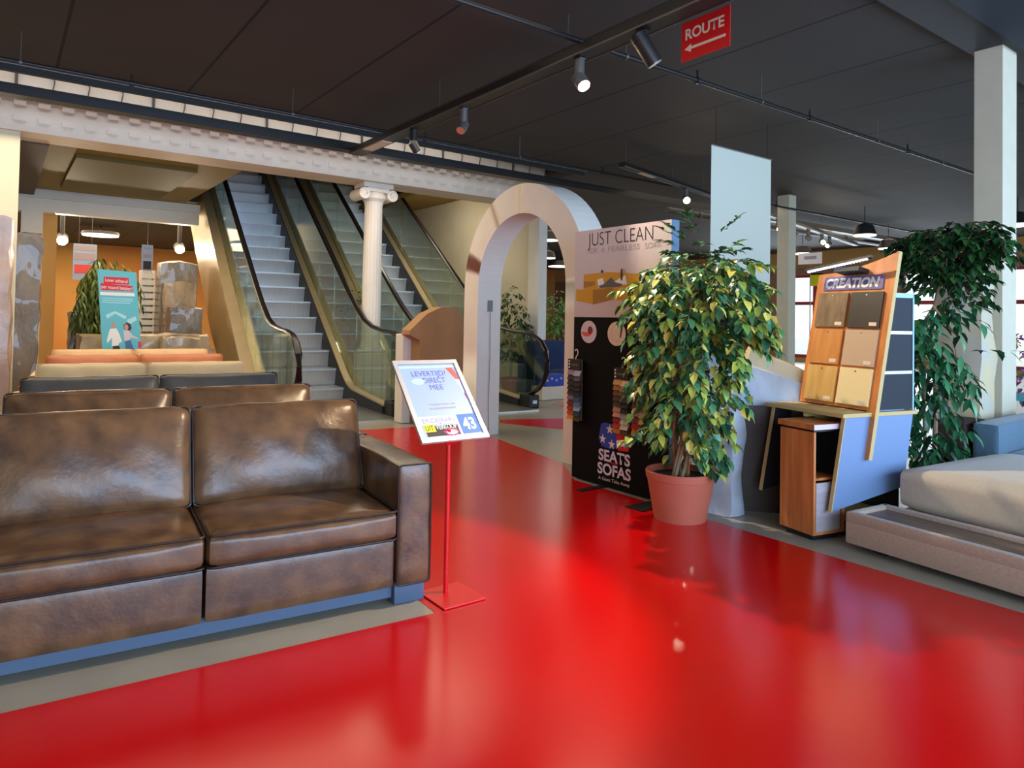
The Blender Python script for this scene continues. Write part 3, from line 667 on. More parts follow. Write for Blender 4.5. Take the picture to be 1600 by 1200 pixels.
def sprays(mb, tw, blobs, rn, LL=.085, LW=.045, per=7, droop=.7, up=0.0, clip=None):
    for c, rad, n in blobs:
        c = Vector(c)
        for _ in range(n):
            a = rn.uniform(0, 2 * math.pi); zc = rn.uniform(-1, 1); q = math.sqrt(1 - zc * zc)
            dirn = Vector((q * math.cos(a), q * math.sin(a), zc)); k = rn.uniform(.45, .95)
            p = c + Vector((dirn.x * rad[0], dirn.y * rad[1], dirn.z * rad[2])) * k
            d = Vector((dirn.x, dirn.y, dirn.z * .4 - rn.uniform(.1, droop) + up)).normalized()
            ln = rn.uniform(.1, .2) * (LL / .085); pts = [p]
            if clip and (clip(p) or clip(p + d * (ln + LL))): continue
            for j in range(per):
                t = (j + 1) / per; d = (d + Vector((0, 0, -.10 * droop))).normalized()
                nx = pts[-1] + d * ln / per; pts.append(nx)
                side = Vector((-d.y, d.x, 0)); side = side.normalized() if side.length > .01 else Vector((1, 0, 0))
                sgn = 1 if j % 2 else -1
                ld = (d * .6 + side * sgn * rn.uniform(.4, .9) + Vector((0, 0, -rn.uniform(.1, .7) * droop)) + Vector((rn.uniform(-.3, .3), rn.uniform(-.3, .3), rn.uniform(-.2, .2))))
                leaf(mb, nx, ld, Vector((rn.uniform(-.4, .4), rn.uniform(-.4, .4), 1)), LL * rn.uniform(.75, 1.2), LW * rn.uniform(.8, 1.2))
            leaf(mb, pts[-1], d, Vector((0, 0, 1)), LL, LW)
            if tw: tw.tube(pts, .0022, 4)
def potprof(r0, r1, h): return [(r0, 0), (r1 * .96, h * .80), (r1 * .97, h * .84), (r1, h * .85), (r1 * 1.02, h * .98), (r1 * 1.0, h), (r1 * .93, h), (r1 * .92, h * .86), (.01, h * .86)]
# big variegated ficus
fx, fy = 3.80, 3.17
o = thing('potted_tree', 'large variegated ficus in a terracotta pot beside the black display panel', 'plant', (fx, fy, 0))
pot = part('pot', MB().lathe(potprof(.175, .232, .33), 48, cap=True), 'terracotta', o)
part('soil', MB().lathe([(.01, .285), (.21, .288), (.212, .27)], 24, cap=False), 'soil', pot)
rn = random.Random(11); tk = MB()
for k in range(7):
    a = rn.uniform(0, 6.28); r0 = rn.uniform(.02, .07); pts = []
    for i in range(14):
        t = i / 13; aa = a + t * 5.5
        rr = r0 * (1 - .5 * t) + .01; pts.append((rr * math.cos(aa), rr * math.sin(aa), .28 + t * 1.35))
    tk.tube(pts, [.013 - .006 * i / 13 for i in range(14)], 7)
for k in range(26):
    a = rn.uniform(0, 6.28); r = rn.uniform(.0, .05); t = rn.uniform(.35, 1.0)
    p0 = Vector((r * math.cos(a), r * math.sin(a), .3 + 1.2 * t * .8)); e = Vector((math.cos(a) * rn.uniform(.2, .42), math.sin(a) * rn.uniform(.2, .42), p0.z + rn.uniform(.05, .45)))
    e.z = min(e.z, 1.72)
    mid = (p0 + e) / 2 + Vector((0, 0, .08)); tk.tube([p0, mid, e], [.007, .005, .003], 5)
part('trunk', tk, 'trunk', o)
part('support_cane', MB().cyl((.05, -.03, .3), (.02, .03, 1.75), .009, 8).cyl((-.12, .12, .95), (-.10, .06, 1.2), .009, 8), 'bamboo', o)
fo = MB(); tw = MB()
ficus_clip = lambda q: (q.x > .13 and q.y > .15) or (q.x > .25 and q.y < .1 and q.z < 1.2) or q.z < .3
sprays(fo, tw, [((.0, -.13, 1.48), (.42, .47, .26), 165), ((.0, -.14, 1.18), (.40, .45, .30), 115), ((.0, -.08, .88), (.26, .30, .26), 48), ((0, -.02, .60), (.22, .22, .20), 36), ((0.02, -.02, .42), (.17, .17, .08), 16),
                ((.03, -.12, 1.68), (.34, .38, .11), 80)], rn, .095, .055, 7, .75, 0.0, ficus_clip)
part('foliage', fo, 'leaf_var', o); part('twigs', tw, 'trunk', o)
fo = MB(); tw = MB()
sprays(fo, tw, [((.08, -.10, 1.86), (.16, .24, .12), 16)], rn, .085, .042, 6, .1, .35)
part('foliage_crown', fo, 'leaf_dark', o, label='darker green upright sprays at the top')

# plants at the right behind the sample stand
def pxy(x, y, X): 
    q = QX(x, y, X); return q
b0 = pxy(1460, 690, 5.9)
o = thing('potted_tree', 'tall dark green tree with a dense crown in front of the right pillar', 'plant', (b0.x, b0.y, 0))
c0 = pxy(1470, 395, 5.9)
L_ = lambda x, y, X=5.9: Vector(pxy(x, y, X)) - Vector((b0.x, b0.y, 0))
part('pot', MB().lathe(potprof(.13, .17, .26), 32), 'black', o)
part('trunk', MB().tube([(0, 0, .2), (.02, .0, .8), (-.01, .02, 1.4), tuple(L_(1468, 440))], [.02, .018, .016, .01], 8), 'trunk', o)
fo = MB(); tw = MB(); rn = random.Random(5)
sprays(fo, tw, [(L_(1480, 385), (.20, .24, .22), 84), (L_(1520, 375), (.12, .18, .16), 34), (L_(1445, 380), (.08, .12, .14), 22), (L_(1485, 440), (.12, .14, .16), 30), (L_(1540, 362), (.05, .16, .05), 7)], rn, .095, .05, 6, .6)
part('foliage', fo, 'leaf_dark', o); part('twigs', tw, 'trunk', o)
b1 = pxy(1448, 700, 5.5)
o = thing('leafy_plant', 'long-leaved green plant below the dark tree, beside the sample stand', 'plant', (b1.x, b1.y, 0))
L2 = lambda x, y, X=5.5: Vector(pxy(x, y, X)) - Vector((b1.x, b1.y, 0))
part('pot', MB().lathe(potprof(.11, .15, .22), 32), 'black', o)
part('stem', MB().tube([(0, 0, .2), (.0, .02, .7), tuple(L2(1445, 500)), tuple(L2(1458, 478)), tuple(L2(1490, 520)), tuple(L2(1497, 580))], [.014, .012, .01, .008, .006, .004], 7), 'trunk', o)
fo = MB()
sprays(fo, None, [(L2(1435, 500), (.10, .12, .12), 18), (L2(1440, 560), (.12, .13, .16), 34), (L2(1443, 620), (.12, .14, .16), 36), (L2(1443, 670), (.11, .13, .12), 24), (L2(1495, 570), (.04, .06, .18), 10), (L2(1480, 480), (.06, .08, .04), 6)], rn, .14, .04, 5, .9)
part('foliage', fo, 'leaf_mid', o)
# background plants
def bgplant(lab, x, ytop, ybot, Y, rx, n, mm, cat='plant', trunk=True, name='potted_tree', LL=.1, droop=.7, wf=.45):
    t = QY(x, ytop, Y); 
    o = thing(name, lab, cat, (t.x, Y, 0)); zb = QY(x, ybot, Y).z
    zc = (t.z + zb) / 2; rz = (t.z - zb) / 2
    part('pot', MB().lathe(potprof(.14, .19, .28), 28), 'terracotta', o)
    part('trunk', MB().tube([(0, 0, .2), (.02, 0, zc * .6), (0, 0, zc)], [.02, .018, .012], 7), 'trunk', o)
    fo = MB(); r2 = random.Random(int(x))
    sprays(fo, None, [((0, 0, zc), (rx, rx, rz), n), ((0, 0, zc + rz * .4), (rx * .8, rx * .8, rz * .6), n // 2)], r2, LL, LL * wf, 6, droop)
    part('foliage', fo, mm, o); return o
bgplant('dark bushy tree in a pot seen through the arch, left of the white pillar', 800, 445, 580, 10.15, .28, 50, 'leaf_dark')
bgplant('bright green tree seen through the arch, right of the white pillar', 866, 455, 548, 10.6, .30, 50, 'leaf_bright')
bgplant('drooping olive green tree behind the teal poster on the left', 170, 390, 535, 12.82, .38, 230, 'leaf_palm', LL=.2, droop=2.6, wf=.16)
bgplant('small dark plant in the gap between the escalators', 557, 450, 510, 12.2, .14, 18, 'leaf_dark')
o = single('flower_arrangement', (lambda f: (sprays(f, None, [(QX(1597, 560, 8.5), (.12, .22, .38), 36)], random.Random(3), .09, .06, 6, .5), f)[1])(MB()), 'flower', 'pink and green flowers at the right edge beside the cream pillar', 'flowers')
fp = QX(1597, 610, 8.5)
o = thing('side_table', 'small teal shelf unit under the flowers at the right edge', 'shelf', (fp.x, fp.y, 0))
part('top', MB().box(-.25, .25, -.4, .3, fp.z - .09, fp.z - .04), 'teal', o, smooth=False)
part('shelf', MB().box(-.25, .25, -.4, .3, .3, .34), 'teal', o, smooth=False)
for a in (-.23, .21):
    for c in (-.38, .28): part('leg', MB().box(a, a + .03, c, c + .03 - .01, 0, fp.z - .09), 'teal', o, smooth=False)

# ================================================================== SIGN STAND
o = thing('sign_stand', 'red floor stand holding a tilted silver-framed price poster', 'sign', (1.79, 2.93, 0))
part('base_plate', MB().box(-.105, .125, -.165, .085, .003, .011, .002), 'redpaint', o, smooth=False)
part('pole', MB().cyl((0, 0, .01), (0, 0, .80), .0115, 16), 'redpaint', o)
ti = .75; sux = Vector((1, -.011, 0)); sn0 = Vector((sux.y, -sux.x, 0)); suy = Vector((0, 0, 1)) * math.cos(ti) - sn0 * math.sin(ti); suz = sux.cross(suy)
SM = mat4((.02 - .19, -.04, .75), sux, suy, suz)
def smbox(mb, x0, x1, y0, y1, z0, z1): return mb.hexa([SM @ Vector(p) for p in ((x0, y0, z0), (x1, y0, z0), (x1, y1, z0), (x0, y1, z0), (x0, y0, z1), (x1, y0, z1), (x1, y1, z1), (x0, y1, z1))])
part('frame', smbox(smbox(smbox(smbox(MB(), 0, .38, 0, .024, -.006, .008), 0, .38, .476, .5, -.006, .008), 0, .024, .024, .476, -.006, .008), .356, .38, .024, .476, -.006, .008), 'frame', o, smooth=False)
ps = part('poster', smbox(MB(), .024, .356, .024, .476, -.005, .0), 'signwhite', o, smooth=False)
part('mounting_bracket', smbox(MB(), .14, .20, .0, .12, -.03, -.006), 'redpaint', o, smooth=False)
text('headline', 'LEVERTIJD?', SM @ Matrix.Translation((.085, .40, 0)), .032, 'ink_blue', ps, width=.20, bold=.0)
text('headline', 'DIRECT', SM @ Matrix.Translation((.137, .355, 0)), .032, 'ink_blue', ps, width=.13, bold=.0)
text('headline', 'MEE', SM @ Matrix.Translation((.160, .31, 0)), .032, 'ink_blue', ps, width=.078, bold=0)
flat('speech_bubble', [[(.07 + .036 + .036 * math.cos(R(a)), .365 + .02 * math.sin(R(a))) for a in range(0, 360, 15)]], SM, 'pale_teal', ps, .0012)
text('small_line', 'Vraag naar de', SM @ Matrix.Translation((.115, .215, 0)), .014, 'ink_grey', ps, width=.15)
text('small_line', 'mogelijkheden', SM @ Matrix.Translation((.115, .19, 0)), .014, 'ink_grey', ps, width=.15)
flat('top_stripe', [rect(.03, .35, .452, .466)], SM, 'pale_teal', ps, .0008)
flat('red_corner', [[(.295, .45), (.335, .45), (.35, .40), (.35, .37), (.33, .375)]], SM, 'coral', ps, .0012)
flat('white_ribbon', [[(.325, .37), (.35, .37), (.35, .29), (.346, .28)]], SM, 'whiteink', ps, .0012)
flat('magenta_ribbon', [[(.343, .275), (.35, .28), (.35, .24)]], SM, 'magenta', ps, .0012)
flat('banner_band', [rect(.03, .235, .105, .15)], SM, 'whiteink', ps, .0008)
text('banner_word', 'EINDEJAARS', SM @ Matrix.Translation((.045, .112, 0)), .026, 'ink_blue', ps, width=.18, bold=.0)
flat('black_band', [rect(.045, .23, .035, .095)], SM, 'ink', ps, .0008)
flat('yellow_block', [rect(.042, .10, .06, .103)], SM, 'brightyellow', ps, .0014)
text('banner_word', 'UIT', SM @ Matrix.Translation((.047, .068, 0)), .028, 'ink', ps, width=.045, bold=.01, ext=.002)
text('banner_word', 'VERKOOP', SM @ Matrix.Translation((.105, .072, 0)), .026, 'whiteink', ps, width=.118, bold=.01, ext=.002)
flat('burst', [[(.185 + (.05 if k % 2 else .034) * math.cos(R(k * 15)), .052 + (.026 if k % 2 else .017) * math.sin(R(k * 15))) for k in range(24)]], SM, 'magenta', ps, .0024)
flat('burst_centre', [disc(.185, .05, .03, .014)], SM, 'dot_pink', ps, .003)
flat('blue_block', [rect(.245, .35, .035, .15)], SM, 'signblue', ps, .0012)
text('number', '43', SM @ Matrix.Translation((.262, .06, 0)), .066, 'whiteink', ps, width=.072, bold=.03, ext=.002)

# ================================================================== SAMPLE STAND (frame turned -12 degrees)
UA = R(-12); uu = Vector((math.cos(UA), math.sin(UA), 0)); uv = Vector((-math.sin(UA), math.cos(UA), 0))
O3 = uu * 3.7 + uv * 3.1
o = thing('sample_stand', 'wooden CREATION laminate sample display on a blue-grey cabinet', 'display stand', O3, UA)
W2L = Matrix.Rotation(-UA, 4, 'Z') @ Matrix.Translation(-O3)
def ul(x, y, v):        # pixel -> local coords on plane local y = v-3.1
    r = ray(x, y); rl = (r.dot(uu), r.dot(uv)); cl = (CAM.dot(uu), CAM.dot(uv)); t = (v - cl[1]) / rl[1]; p = CAM + r * t
    return W2L @ p
bf = [ul(1322, 651, 3.1), ul(1427, 642, 3.1), ul(1412, 760, 3.1), ul(1300, 800, 3.1)]
part('side_panel', MB().prism([(q.x, 0, q.z) for q in bf], (0, .022, 0)), 'blue_panel', o, smooth=False)
part('side_panel', MB().prism([(q.x, .58, q.z) for q in bf], (0, .022, 0)), 'navy', o, smooth=False)  # far panel: navy puts its shade into the colour
part('divider', MB().prism([(-.01, .30, .76), (.5, .30, .76), (.5, .30, .08), (.09, .30, .08), (.09, .30, .735), (-.01, .30, .735)], (0, .02, 0)), 'ply', o, smooth=False)
part('edge_strip', MB().prism([(bf[0].x, -.001, bf[0].z), (bf[0].x - .007, -.001, bf[0].z), (bf[3].x - .007, -.001, bf[3].z), (bf[3].x, -.001, bf[3].z)], (0, .026, 0)), 'ply', o, smooth=False)
part('edge_strip', MB().prism([(bf[0].x, .578, bf[0].z), (bf[0].x - .007, .578, bf[0].z), (bf[3].x - .007, .578, bf[3].z), (bf[3].x, .578, bf[3].z)], (0, .026, 0)), 'ply', o, smooth=False)
part('top_panel', MB().box(-.03, .66, -.01, .64, .765, .79, .002), 'ply', o, smooth=False)
part('bottom_panel', MB().box(.09, .6, .025, .58, .10, .125), 'ply', o, smooth=False)
part('plinth', MB().box(.10, .55, .025, .58, .003, .10), 'black', o, smooth=False)
part('inner_back', MB().box(.50, .52, .02, .60, .125, .765), 'black', o, smooth=False)
# tower with dark squares behind the board
tw = part('tower', MB().prism([(.17 + .2045 * (z_ - .5) + .045 if k_ else .58, .03, z_) for k_, z_ in ((1, .79), (0, .79), (0, 1.55), (1, 1.55))], (0, .55, 0)), 'blue_panel', o, smooth=False)
tx0, tx1 = ul(1375, 600, 3.11).x, ul(1427, 600, 3.11).x
for i, (za, zb) in enumerate(((.80, 1.03), (1.05, 1.29), (1.31, 1.53))):
    part('fabric_square', MB().prism([(.2145 + .2045 * (za - .5), .012, za), (tx1 - .012, .012, za), (tx1 - .012, .012, zb), (.2145 + .2045 * (zb - .5), .012, zb)], (0, .016, 0)), 'navy', tw, smooth=False)
part('frame_edge', MB().box(tx1 - .012, tx1, .005, .03, .79, 1.56).box(.43, tx1, .005, .03, 1.53, 1.56), 'cyan_edge', tw, smooth=False)
for z in (1.03, 1.29): part('shelf_edge', MB().box(.22 + .2045 * (z - .5), tx1 - .012, .008, .03, z, z + .02), 'alu', tw, smooth=False)
# leaning board
K = .2045
def bl(px, py):        # pixel -> board coords (s along +v from right edge, t height)
    r = ray(px, py); ru, rv = r.dot(uu), r.dot(uv); cu, cv = CAM.dot(uu), CAM.dot(uv)
    t = (3.87 - K * .5 - (cu - K * HCAM)) / (ru - K * r.z); p = CAM + r * t
    return (p.dot(uv) - 3.07, p.z)
def B3(s, z, off=0.0):  # local 3D on the board, off = towards viewer (-u)
    nx = -1 / math.sqrt(1 + K * K); nz = K / math.sqrt(1 + K * K)
    return Vector((3.87 + K * (z - .5) - 3.7 + nx * off, 3.07 + s - 3.1, z + nz * off))
def bbox(mb, s0, s1, z0, z1, o0, o1):
    return mb.hexa([B3(s0, z0, o0), B3(s1, z0, o0), B3(s1, z0, o1), B3(s0, z0, o1), B3(s0, z1, o0), B3(s1, z1, o0), B3(s1, z1, o1), B3(s0, z1, o1)])
outl = [(0, .5), (.045, .5), (.055, .62), (.065, .80), (.61, .80)]
outl += [(.61, 1.70), (.58, 1.705)] + [(.58 - .58 * i / 12, 1.705 + .125 * (i / 12) ** 1.8) for i in range(1, 13)]
bd = MB()
poly = [B3(s, z, 0) for s, z in outl]
dv = B3(0, 1, -.03) - B3(0, 1, 0)
bd.prism(poly, dv); brd = part('board', bd, 'board', o, smooth=False)
part('board_edge', bbox(MB(), -.004, .0, .5, 1.83, -.03, .001), 'ply', brd, smooth=False)
tiles = [((1275, 450), (1325, 505), 'grain_brown'), ((1331, 449), (1385, 507), 'wenge'), ((1267, 510), (1316, 565), 'beech'), ((1318, 511), (1377, 570), 'taupe'), ((1258, 571), (1306, 628), 'oakpale'), ((1311, 573), (1367, 636), 'ivory')]
names = ['weathered brown wood-look tile', 'near-black tile', 'orange beech tile', 'plain taupe tile', 'pale oak tile', 'ivory tile']
for i, ((a, b, mm), nm) in enumerate(zip(tiles, names)):
    r_, c_ = divmod(i, 2)
    s0 = .325 if c_ == 0 else .055; s1 = s0 + .245
    z1 = 1.565 - .253 * r_; z0 = z1 - .238
    t = part('sample_tile', bbox(MB(), s0, s1, z0, z1, .001, .014), mm, o, label=nm, smooth=False)
    part('code_label', bbox(MB(), s0 + .02, s0 + .075, z0 + .012, z0 + .035, .014, .0155), 'dot_cream', t, smooth=False)
    cpt = B3((s0 + s1) / 2, z1 - .02, .014); part('fixing_screw', MB().cyl(cpt, B3((s0 + s1) / 2, z1 - .02, .018), .006, 10), 'steel', t)
tt = part('title_plate', bbox(MB(), .075, .545, 1.585, 1.68, .001, .008), 'glow_sign', o, smooth=False)
bx = (B3(0, 1) - B3(1, 1)).normalized(); by = (B3(0, 2) - B3(0, 1)).normalized(); bz = bx.cross(by)
TM = mat4(B3(.53, 1.602, .009), bx, by, bz)
text('title', 'CREATION', TM, .062, 'whiteink', tt, width=.43, bold=.05, ext=.001, shear=.15)
lb = part('light_bar', MB().hexa([B3(.62, 1.70, .10), B3(.10, 1.765, .10), B3(.10, 1.765, .13), B3(.62, 1.70, .13), B3(.62, 1.715, .10), B3(.10, 1.78, .10), B3(.10, 1.78, .13), B3(.62, 1.715, .13)]), 'dark_metal', o, smooth=False)
for i in range(20):
    t = i / 19; s = .60 - .46 * t; z = 1.698 + .060 * t
    part('led', bbox(MB(), s - .006, s + .006, z - .006, z + .002, .108, .122), 'led', lb, smooth=False)
part('bar_bracket', bbox(MB(), .20, .40, 1.69, 1.72, -.0, .10), 'black', lb, smooth=False)
# pull-out cabinet in front
cq = G(1262, 848); cl_ = W2L @ cq
o2 = thing('drawer_cabinet', 'narrow walnut cabinet pulled out in front of the sample stand', 'cabinet', uu * 3.50 + uv * 3.16, UA)
part('carcass', MB().box(0, .018, 0, .27, .04, .675).box(.018, .27, .25, .27, .04, .675).box(.24, .27, 0, .25, .04, .675).box(.018, .24, 0, .25, .04, .06).box(.018, .24, 0.02, .25, .37, .385), 'walnut', o2, smooth=False)
part('top', MB().box(-.012, .28, -.012, .282, .69, .725, .002), 'walnut', o2, smooth=False)
part('top_edge', MB().box(-.012, .28, -.0135, -.012, .692, .723), 'dot_pink', o2, smooth=False)
part('shadow_gap', MB().box(.01, .26, .01, .26, .675, .69), 'black', o2, smooth=False)
part('interior', MB().box(.0181, .2399, .235, .249, .06, .675).box(.225, .2395, .02, .235, .386, .675).box(.0181, .022, .02, .235, .386, .675), 'black', o2, smooth=False)
d = part('drawer', MB().box(.02, .225, -.004, .012, .06, .36, .002), 'drawer', o2, smooth=False)
part('keyhole', MB().cyl((.17, -.004, .325), (.17, -.009, .325), .009, 12), 'steel', d)
part('plinth', MB().box(.03, .25, .03, .24, .002, .04), 'black', o2, smooth=False)

# ================================================================== CHAISE / OTTOMAN AT THE RIGHT
KA = R(-95.5)
o = thing('chaise_sofa', 'taupe fabric chaise with a dark wooden tray step, at the right edge', 'sofa', (4.13, 2.19, 0), KA)
# local x along the front (towards camera), local y towards +X world
LX = 2.6
def cbx(mb, *a, **k): return mb.box(*a, **k)
part('platform', MB().box(0, LX, 0, 1.5, .04, .17, .012).box(0, LX, 0, .055, .16, .228, .015).box(0, .05, .03, .40, .16, .228, .015).box(0, LX, .345, .40, .16, .228, .012), 'fabric', o)
part('tray', MB().box(.045, LX, .05, .35, .17, .205), 'darkwood', o, smooth=False)
part('seat_cushion', MB().pillow((.06 + 1.25, .42 + .62, .335), (2.5, 1.24, .26), .07, (0.015, .012, .075), 20), 'fabric2', o)
for x in (.12, 2.3):
    for y in (.1, 1.3): part('foot', MB().box(x, x + .08, y, y + .08, 0.002, .04), 'black', o, smooth=False)
# blue sofa behind
o = thing('sofa', 'blue-grey fabric sofa behind the taupe chaise, below the cream pillar', 'sofa', (6.03, 2.03, 0), 0, None)
part('armrest', MB().pillow((.70, .09, .32), (1.4, .19, .60), .03, (0.004, .004, .004), 8), 'bluefab', o)
part('armrest', MB().pillow((.70, -1.7, .32), (1.4, .19, .60), .03, (0.004, .004, .004), 8), 'bluefab', o)
part('seat', MB().pillow((.70, -.81, .24), (1.3, 1.58, .36), .05, (.0, .0, .03), 12), 'bluefab', o)
part('backrest', MB().pillow((1.32, -.81, .45), (.22, 1.6, .60), .06, (.02, 0, .02), 12), 'bluefab', o)
q = QX(1500, 690, 6.2)
o = single('sofa_end_block', MB().pillow((6.22, 2.36, .31), (.42, .22, .60), .02, (0, 0, .003), 8), 'brown_sofa_shade', 'dark brown block for the shaded end of the blue-grey sofa', 'sofa_end_block')  # sofa body continued as a block, its shadow put into the dark brown

# ================================================================== ROCKS
def rocky(mb, boxes, amp=.05, seed=1, f=4.0, slope=0.0):
    from mathutils import noise
    for c, s, rz in boxes:
        g = bmesh.new(); bmesh.ops.create_cube(g, size=1.0); bmesh.ops.subdivide_edges(g, edges=g.edges[:], cuts=9, use_grid_fill=True)
        mp = {}
        for v in g.verts:
            p = v.co.copy(); q = p.normalized() * .5; p = p.lerp(q * 1.25, .28)
            p = Vector((p.x * s[0], p.y * s[1], p.z * s[2] - slope * p.x * s[0] * (p.z + .5))); p.rotate(Matrix.Rotation(rz, 3, 'Z')); p += Vector(c)
            n = noise.noise_vector(p * f + Vector((seed, seed, seed))); p += n * amp
            p.z = max(p.z, 0.003); mp[v] = mb.bm.verts.new(p)
        for fc in g.faces: mb.bm.faces.new([mp[v] for v in fc.verts])
        g.free()
    return mb
P_ = lambda x, y, X: QX(x, y, X)
a = G(1142, 813); top = QX(1185, 600, 4.55)
o = thing('artificial_rock', 'pale blue-grey artificial rock formation between the ficus and the sample stand', 'rock', (4.3, 3.1, 0))
part('rock_foot', rocky(MB(), [((-.14, -.02, .36), (.17, .22, .80), .1)], .035, 3, 5), 'rock', o)
part('rock_body', rocky(MB(), [((.26, -.04, .82), (.98, .24, .40), -.86)], .05, 8, 4.5, .30), 'rock', o)
part('rock_rim', rocky(MB(), [((.40, -.20, .98), (.60, .12, .12), -.86)], .03, 2, 4.5, .5), 'rock2', o)
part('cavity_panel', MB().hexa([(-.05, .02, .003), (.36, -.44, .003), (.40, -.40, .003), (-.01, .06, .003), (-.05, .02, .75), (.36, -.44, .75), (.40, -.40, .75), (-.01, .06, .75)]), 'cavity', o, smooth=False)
r0 = QX(1511, 690, 6.75)
o = single('artificial_rock', rocky(MB(), [((r0.x, r0.y + .02, .88), (.3, .36, 1.95), 0)], .05, 5, 3), 'rock2', 'tall sand-coloured artificial rock against the cream pillar at the right', 'rock')

# ================================================================== BANNER AND ROUTE SIGN
o = thing('hanging_banner', 'plain white hanging banner above the ficus', 'banner', (6.72, 5.2, 3.44))
part('cloth', MB().box(0, 1.2, 0, .006, -1.6, 0), 'banner', o, smooth=False)
part('top_rail', MB().cyl((-.01, .003, 0), (1.21, .003, 0), .012, 8), 'alu', o)
part('cord', MB().cyl((.08, .003, 0), (.08, .003, HC - 3.44), .003, 5).cyl((1.12, .003, 0), (1.12, .003, HC - 3.44), .003, 5), 'dark_metal', o)
XR = 4.0; c0, c1, c2 = QX(1065, 38, XR), QX(1141, 5, XR), QX(1065, 98, XR)
ww = c0.y - c1.y; hh = c0.z - c2.z
o = thing('route_sign', 'red hanging sign reading ROUTE with a white arrow', 'sign', (XR, c0.y, c0.z))
RM = Matrix.Translation((-XR, -c0.y, -c0.z)) @ mat4((XR, c0.y, c0.z), (0, -1, 0), (0, 0, 1), (-1, 0, 0))
part('plate', MB().box(0.0005, .006, -ww, 0, -hh, 0), 'signred', o, smooth=False)
text('lettering', 'ROUTE', RM @ Matrix.Translation((ww * .09, -hh * .46, 0)), hh * .26, 'dot_cream', o, width=ww * .80, bold=.03, ext=.001)
ay = -hh * .70
flat('arrow', [[(ww * .07, ay), (ww * .22, ay + hh * .11), (ww * .21, ay + .035 * hh), (ww * .92, ay + .035 * hh), (ww * .92, ay - .035 * hh), (ww * .21, ay - .035 * hh), (ww * .22, ay - hh * .11)]], RM, 'dot_cream', o)
part('cord', MB().cyl((.003, -.04, 0), (.003, -.04, HC - c0.z), .0015, 5).cyl((.003, -ww + .04, 0), (.003, -ww + .04, HC - c0.z), .0015, 5), 'dark_metal', o)

# ================================================================== LIGHT TRACKS, SPOTS, PIPES
TZ = 3.50
o = thing('light_track', 'dark ceiling light track running from the top of the picture to the white beam', 'light track', (3.76, 8.68, TZ))
part('rail', MB().box(-.085, .085, -8.0, 0, -.02, .055, .004), 'dark_metal', o, smooth=False)
part('rail_lip', MB().box(-.088, -.080, -8.0, 0, -.026, -.014).box(.080, .088, -8.0, 0, -.026, -.014), 'grey_metal', o, smooth=False)
part('light_insert', MB().box(-.07, .07, -.95, -.40, -.028, -.019), 'dot_cream', o, smooth=False)
for y in (-2.2, -4.3, -6.6): part('suspension_wire', MB().cyl((0, y, .04), (0, y, HC - TZ), .003, 5), 'grey_metal', o)
def spot(lab, p, aim, lit, power=0, col=(1, .84, .64), size=60, body='grey_metal', drop=.17, hl=.13, r=.05, group='track spotlights', blend=.6):
    o = thing('track_spotlight', lab, 'spotlight', p, 0, group)
    part('bracket', MB().box(-.03, .03, -.04, .04, -.012, 0).cyl((0, 0, -.01), (0, 0, -drop), .042, 20), body, o)
    d = (Vector(aim) - Vector(p)).normalized(); c = Vector((0, 0, -drop)) + d * .02
    a, b = c - d * hl * .45, c + d * hl * .55
    rib = MB().tube([a, a + d * .01, b - d * .02, b], [r * .8, r, r, r * .96], 20)
    for k in range(4): rib.tube([a + d * (.012 + k * .016), a + d * (.018 + k * .016)], [r * 1.06, r * 1.06], 20)
    part('head', rib, body, o)
    part('lens', MB().cyl(b + d * .0005, b + d * .003, r * .86, 20), 'lampglow' if lit else 'steel', o)
    if lit and power:
        l = bpy.data.lights.new('spot_beam', 'SPOT'); l.energy = power; l.color = col; l.spot_size = R(size); l.spot_blend = blend; l.shadow_soft_size = .03
        lo = bpy.data.objects.new('spot_beam', l); COL.objects.link(lo); lo.parent = o
        lo.location = b + d * .012; lo.rotation_euler = d.to_track_quat('-Z', 'Y').to_euler()
    return o
def on1(px):
    return min((2.0 + k * .01 for k in range(700)), key=lambda y: abs(800 + FPX * (Vector((3.76, y, TZ - .1)) - CAM).dot(CR) / (Vector((3.76, y, TZ - .1)) - CAM).dot(CF) - px))
y = on1(905)
spot('lit track spotlight near the top centre, glowing towards the viewer', (3.76, y, TZ - .024), (3.7, 2.1, 1.0), True, 330, size=64, col=(1, .84, .60), blend=.5, r=.058)
spot('large ribbed black spotlight, unlit, beside the red sign', (3.76, on1(1006), TZ - .024), (4.9, 2.9, 1.5), False, body='dark_metal', drop=.10, hl=.26, r=.062)
y = on1(724)
spot('grey spotlight on the track, between the lit one and the beam', (3.76, y, TZ - .024), (2.4, y - .8, 1.6), False)
y = on1(646)
spot('dark spotlight at the far end of the track near the white beam', (3.76, y, TZ - .024), (5.2, y, 1.5), False, body='dark_metal')
# lamp of the same track beyond the top of the picture
spot('track spotlight above the nearest sofa', (3.76, 1.9, TZ - .024), (0.6, 3.3, .5), True, 430, size=60, col=(1, .78, .50), blend=.25)
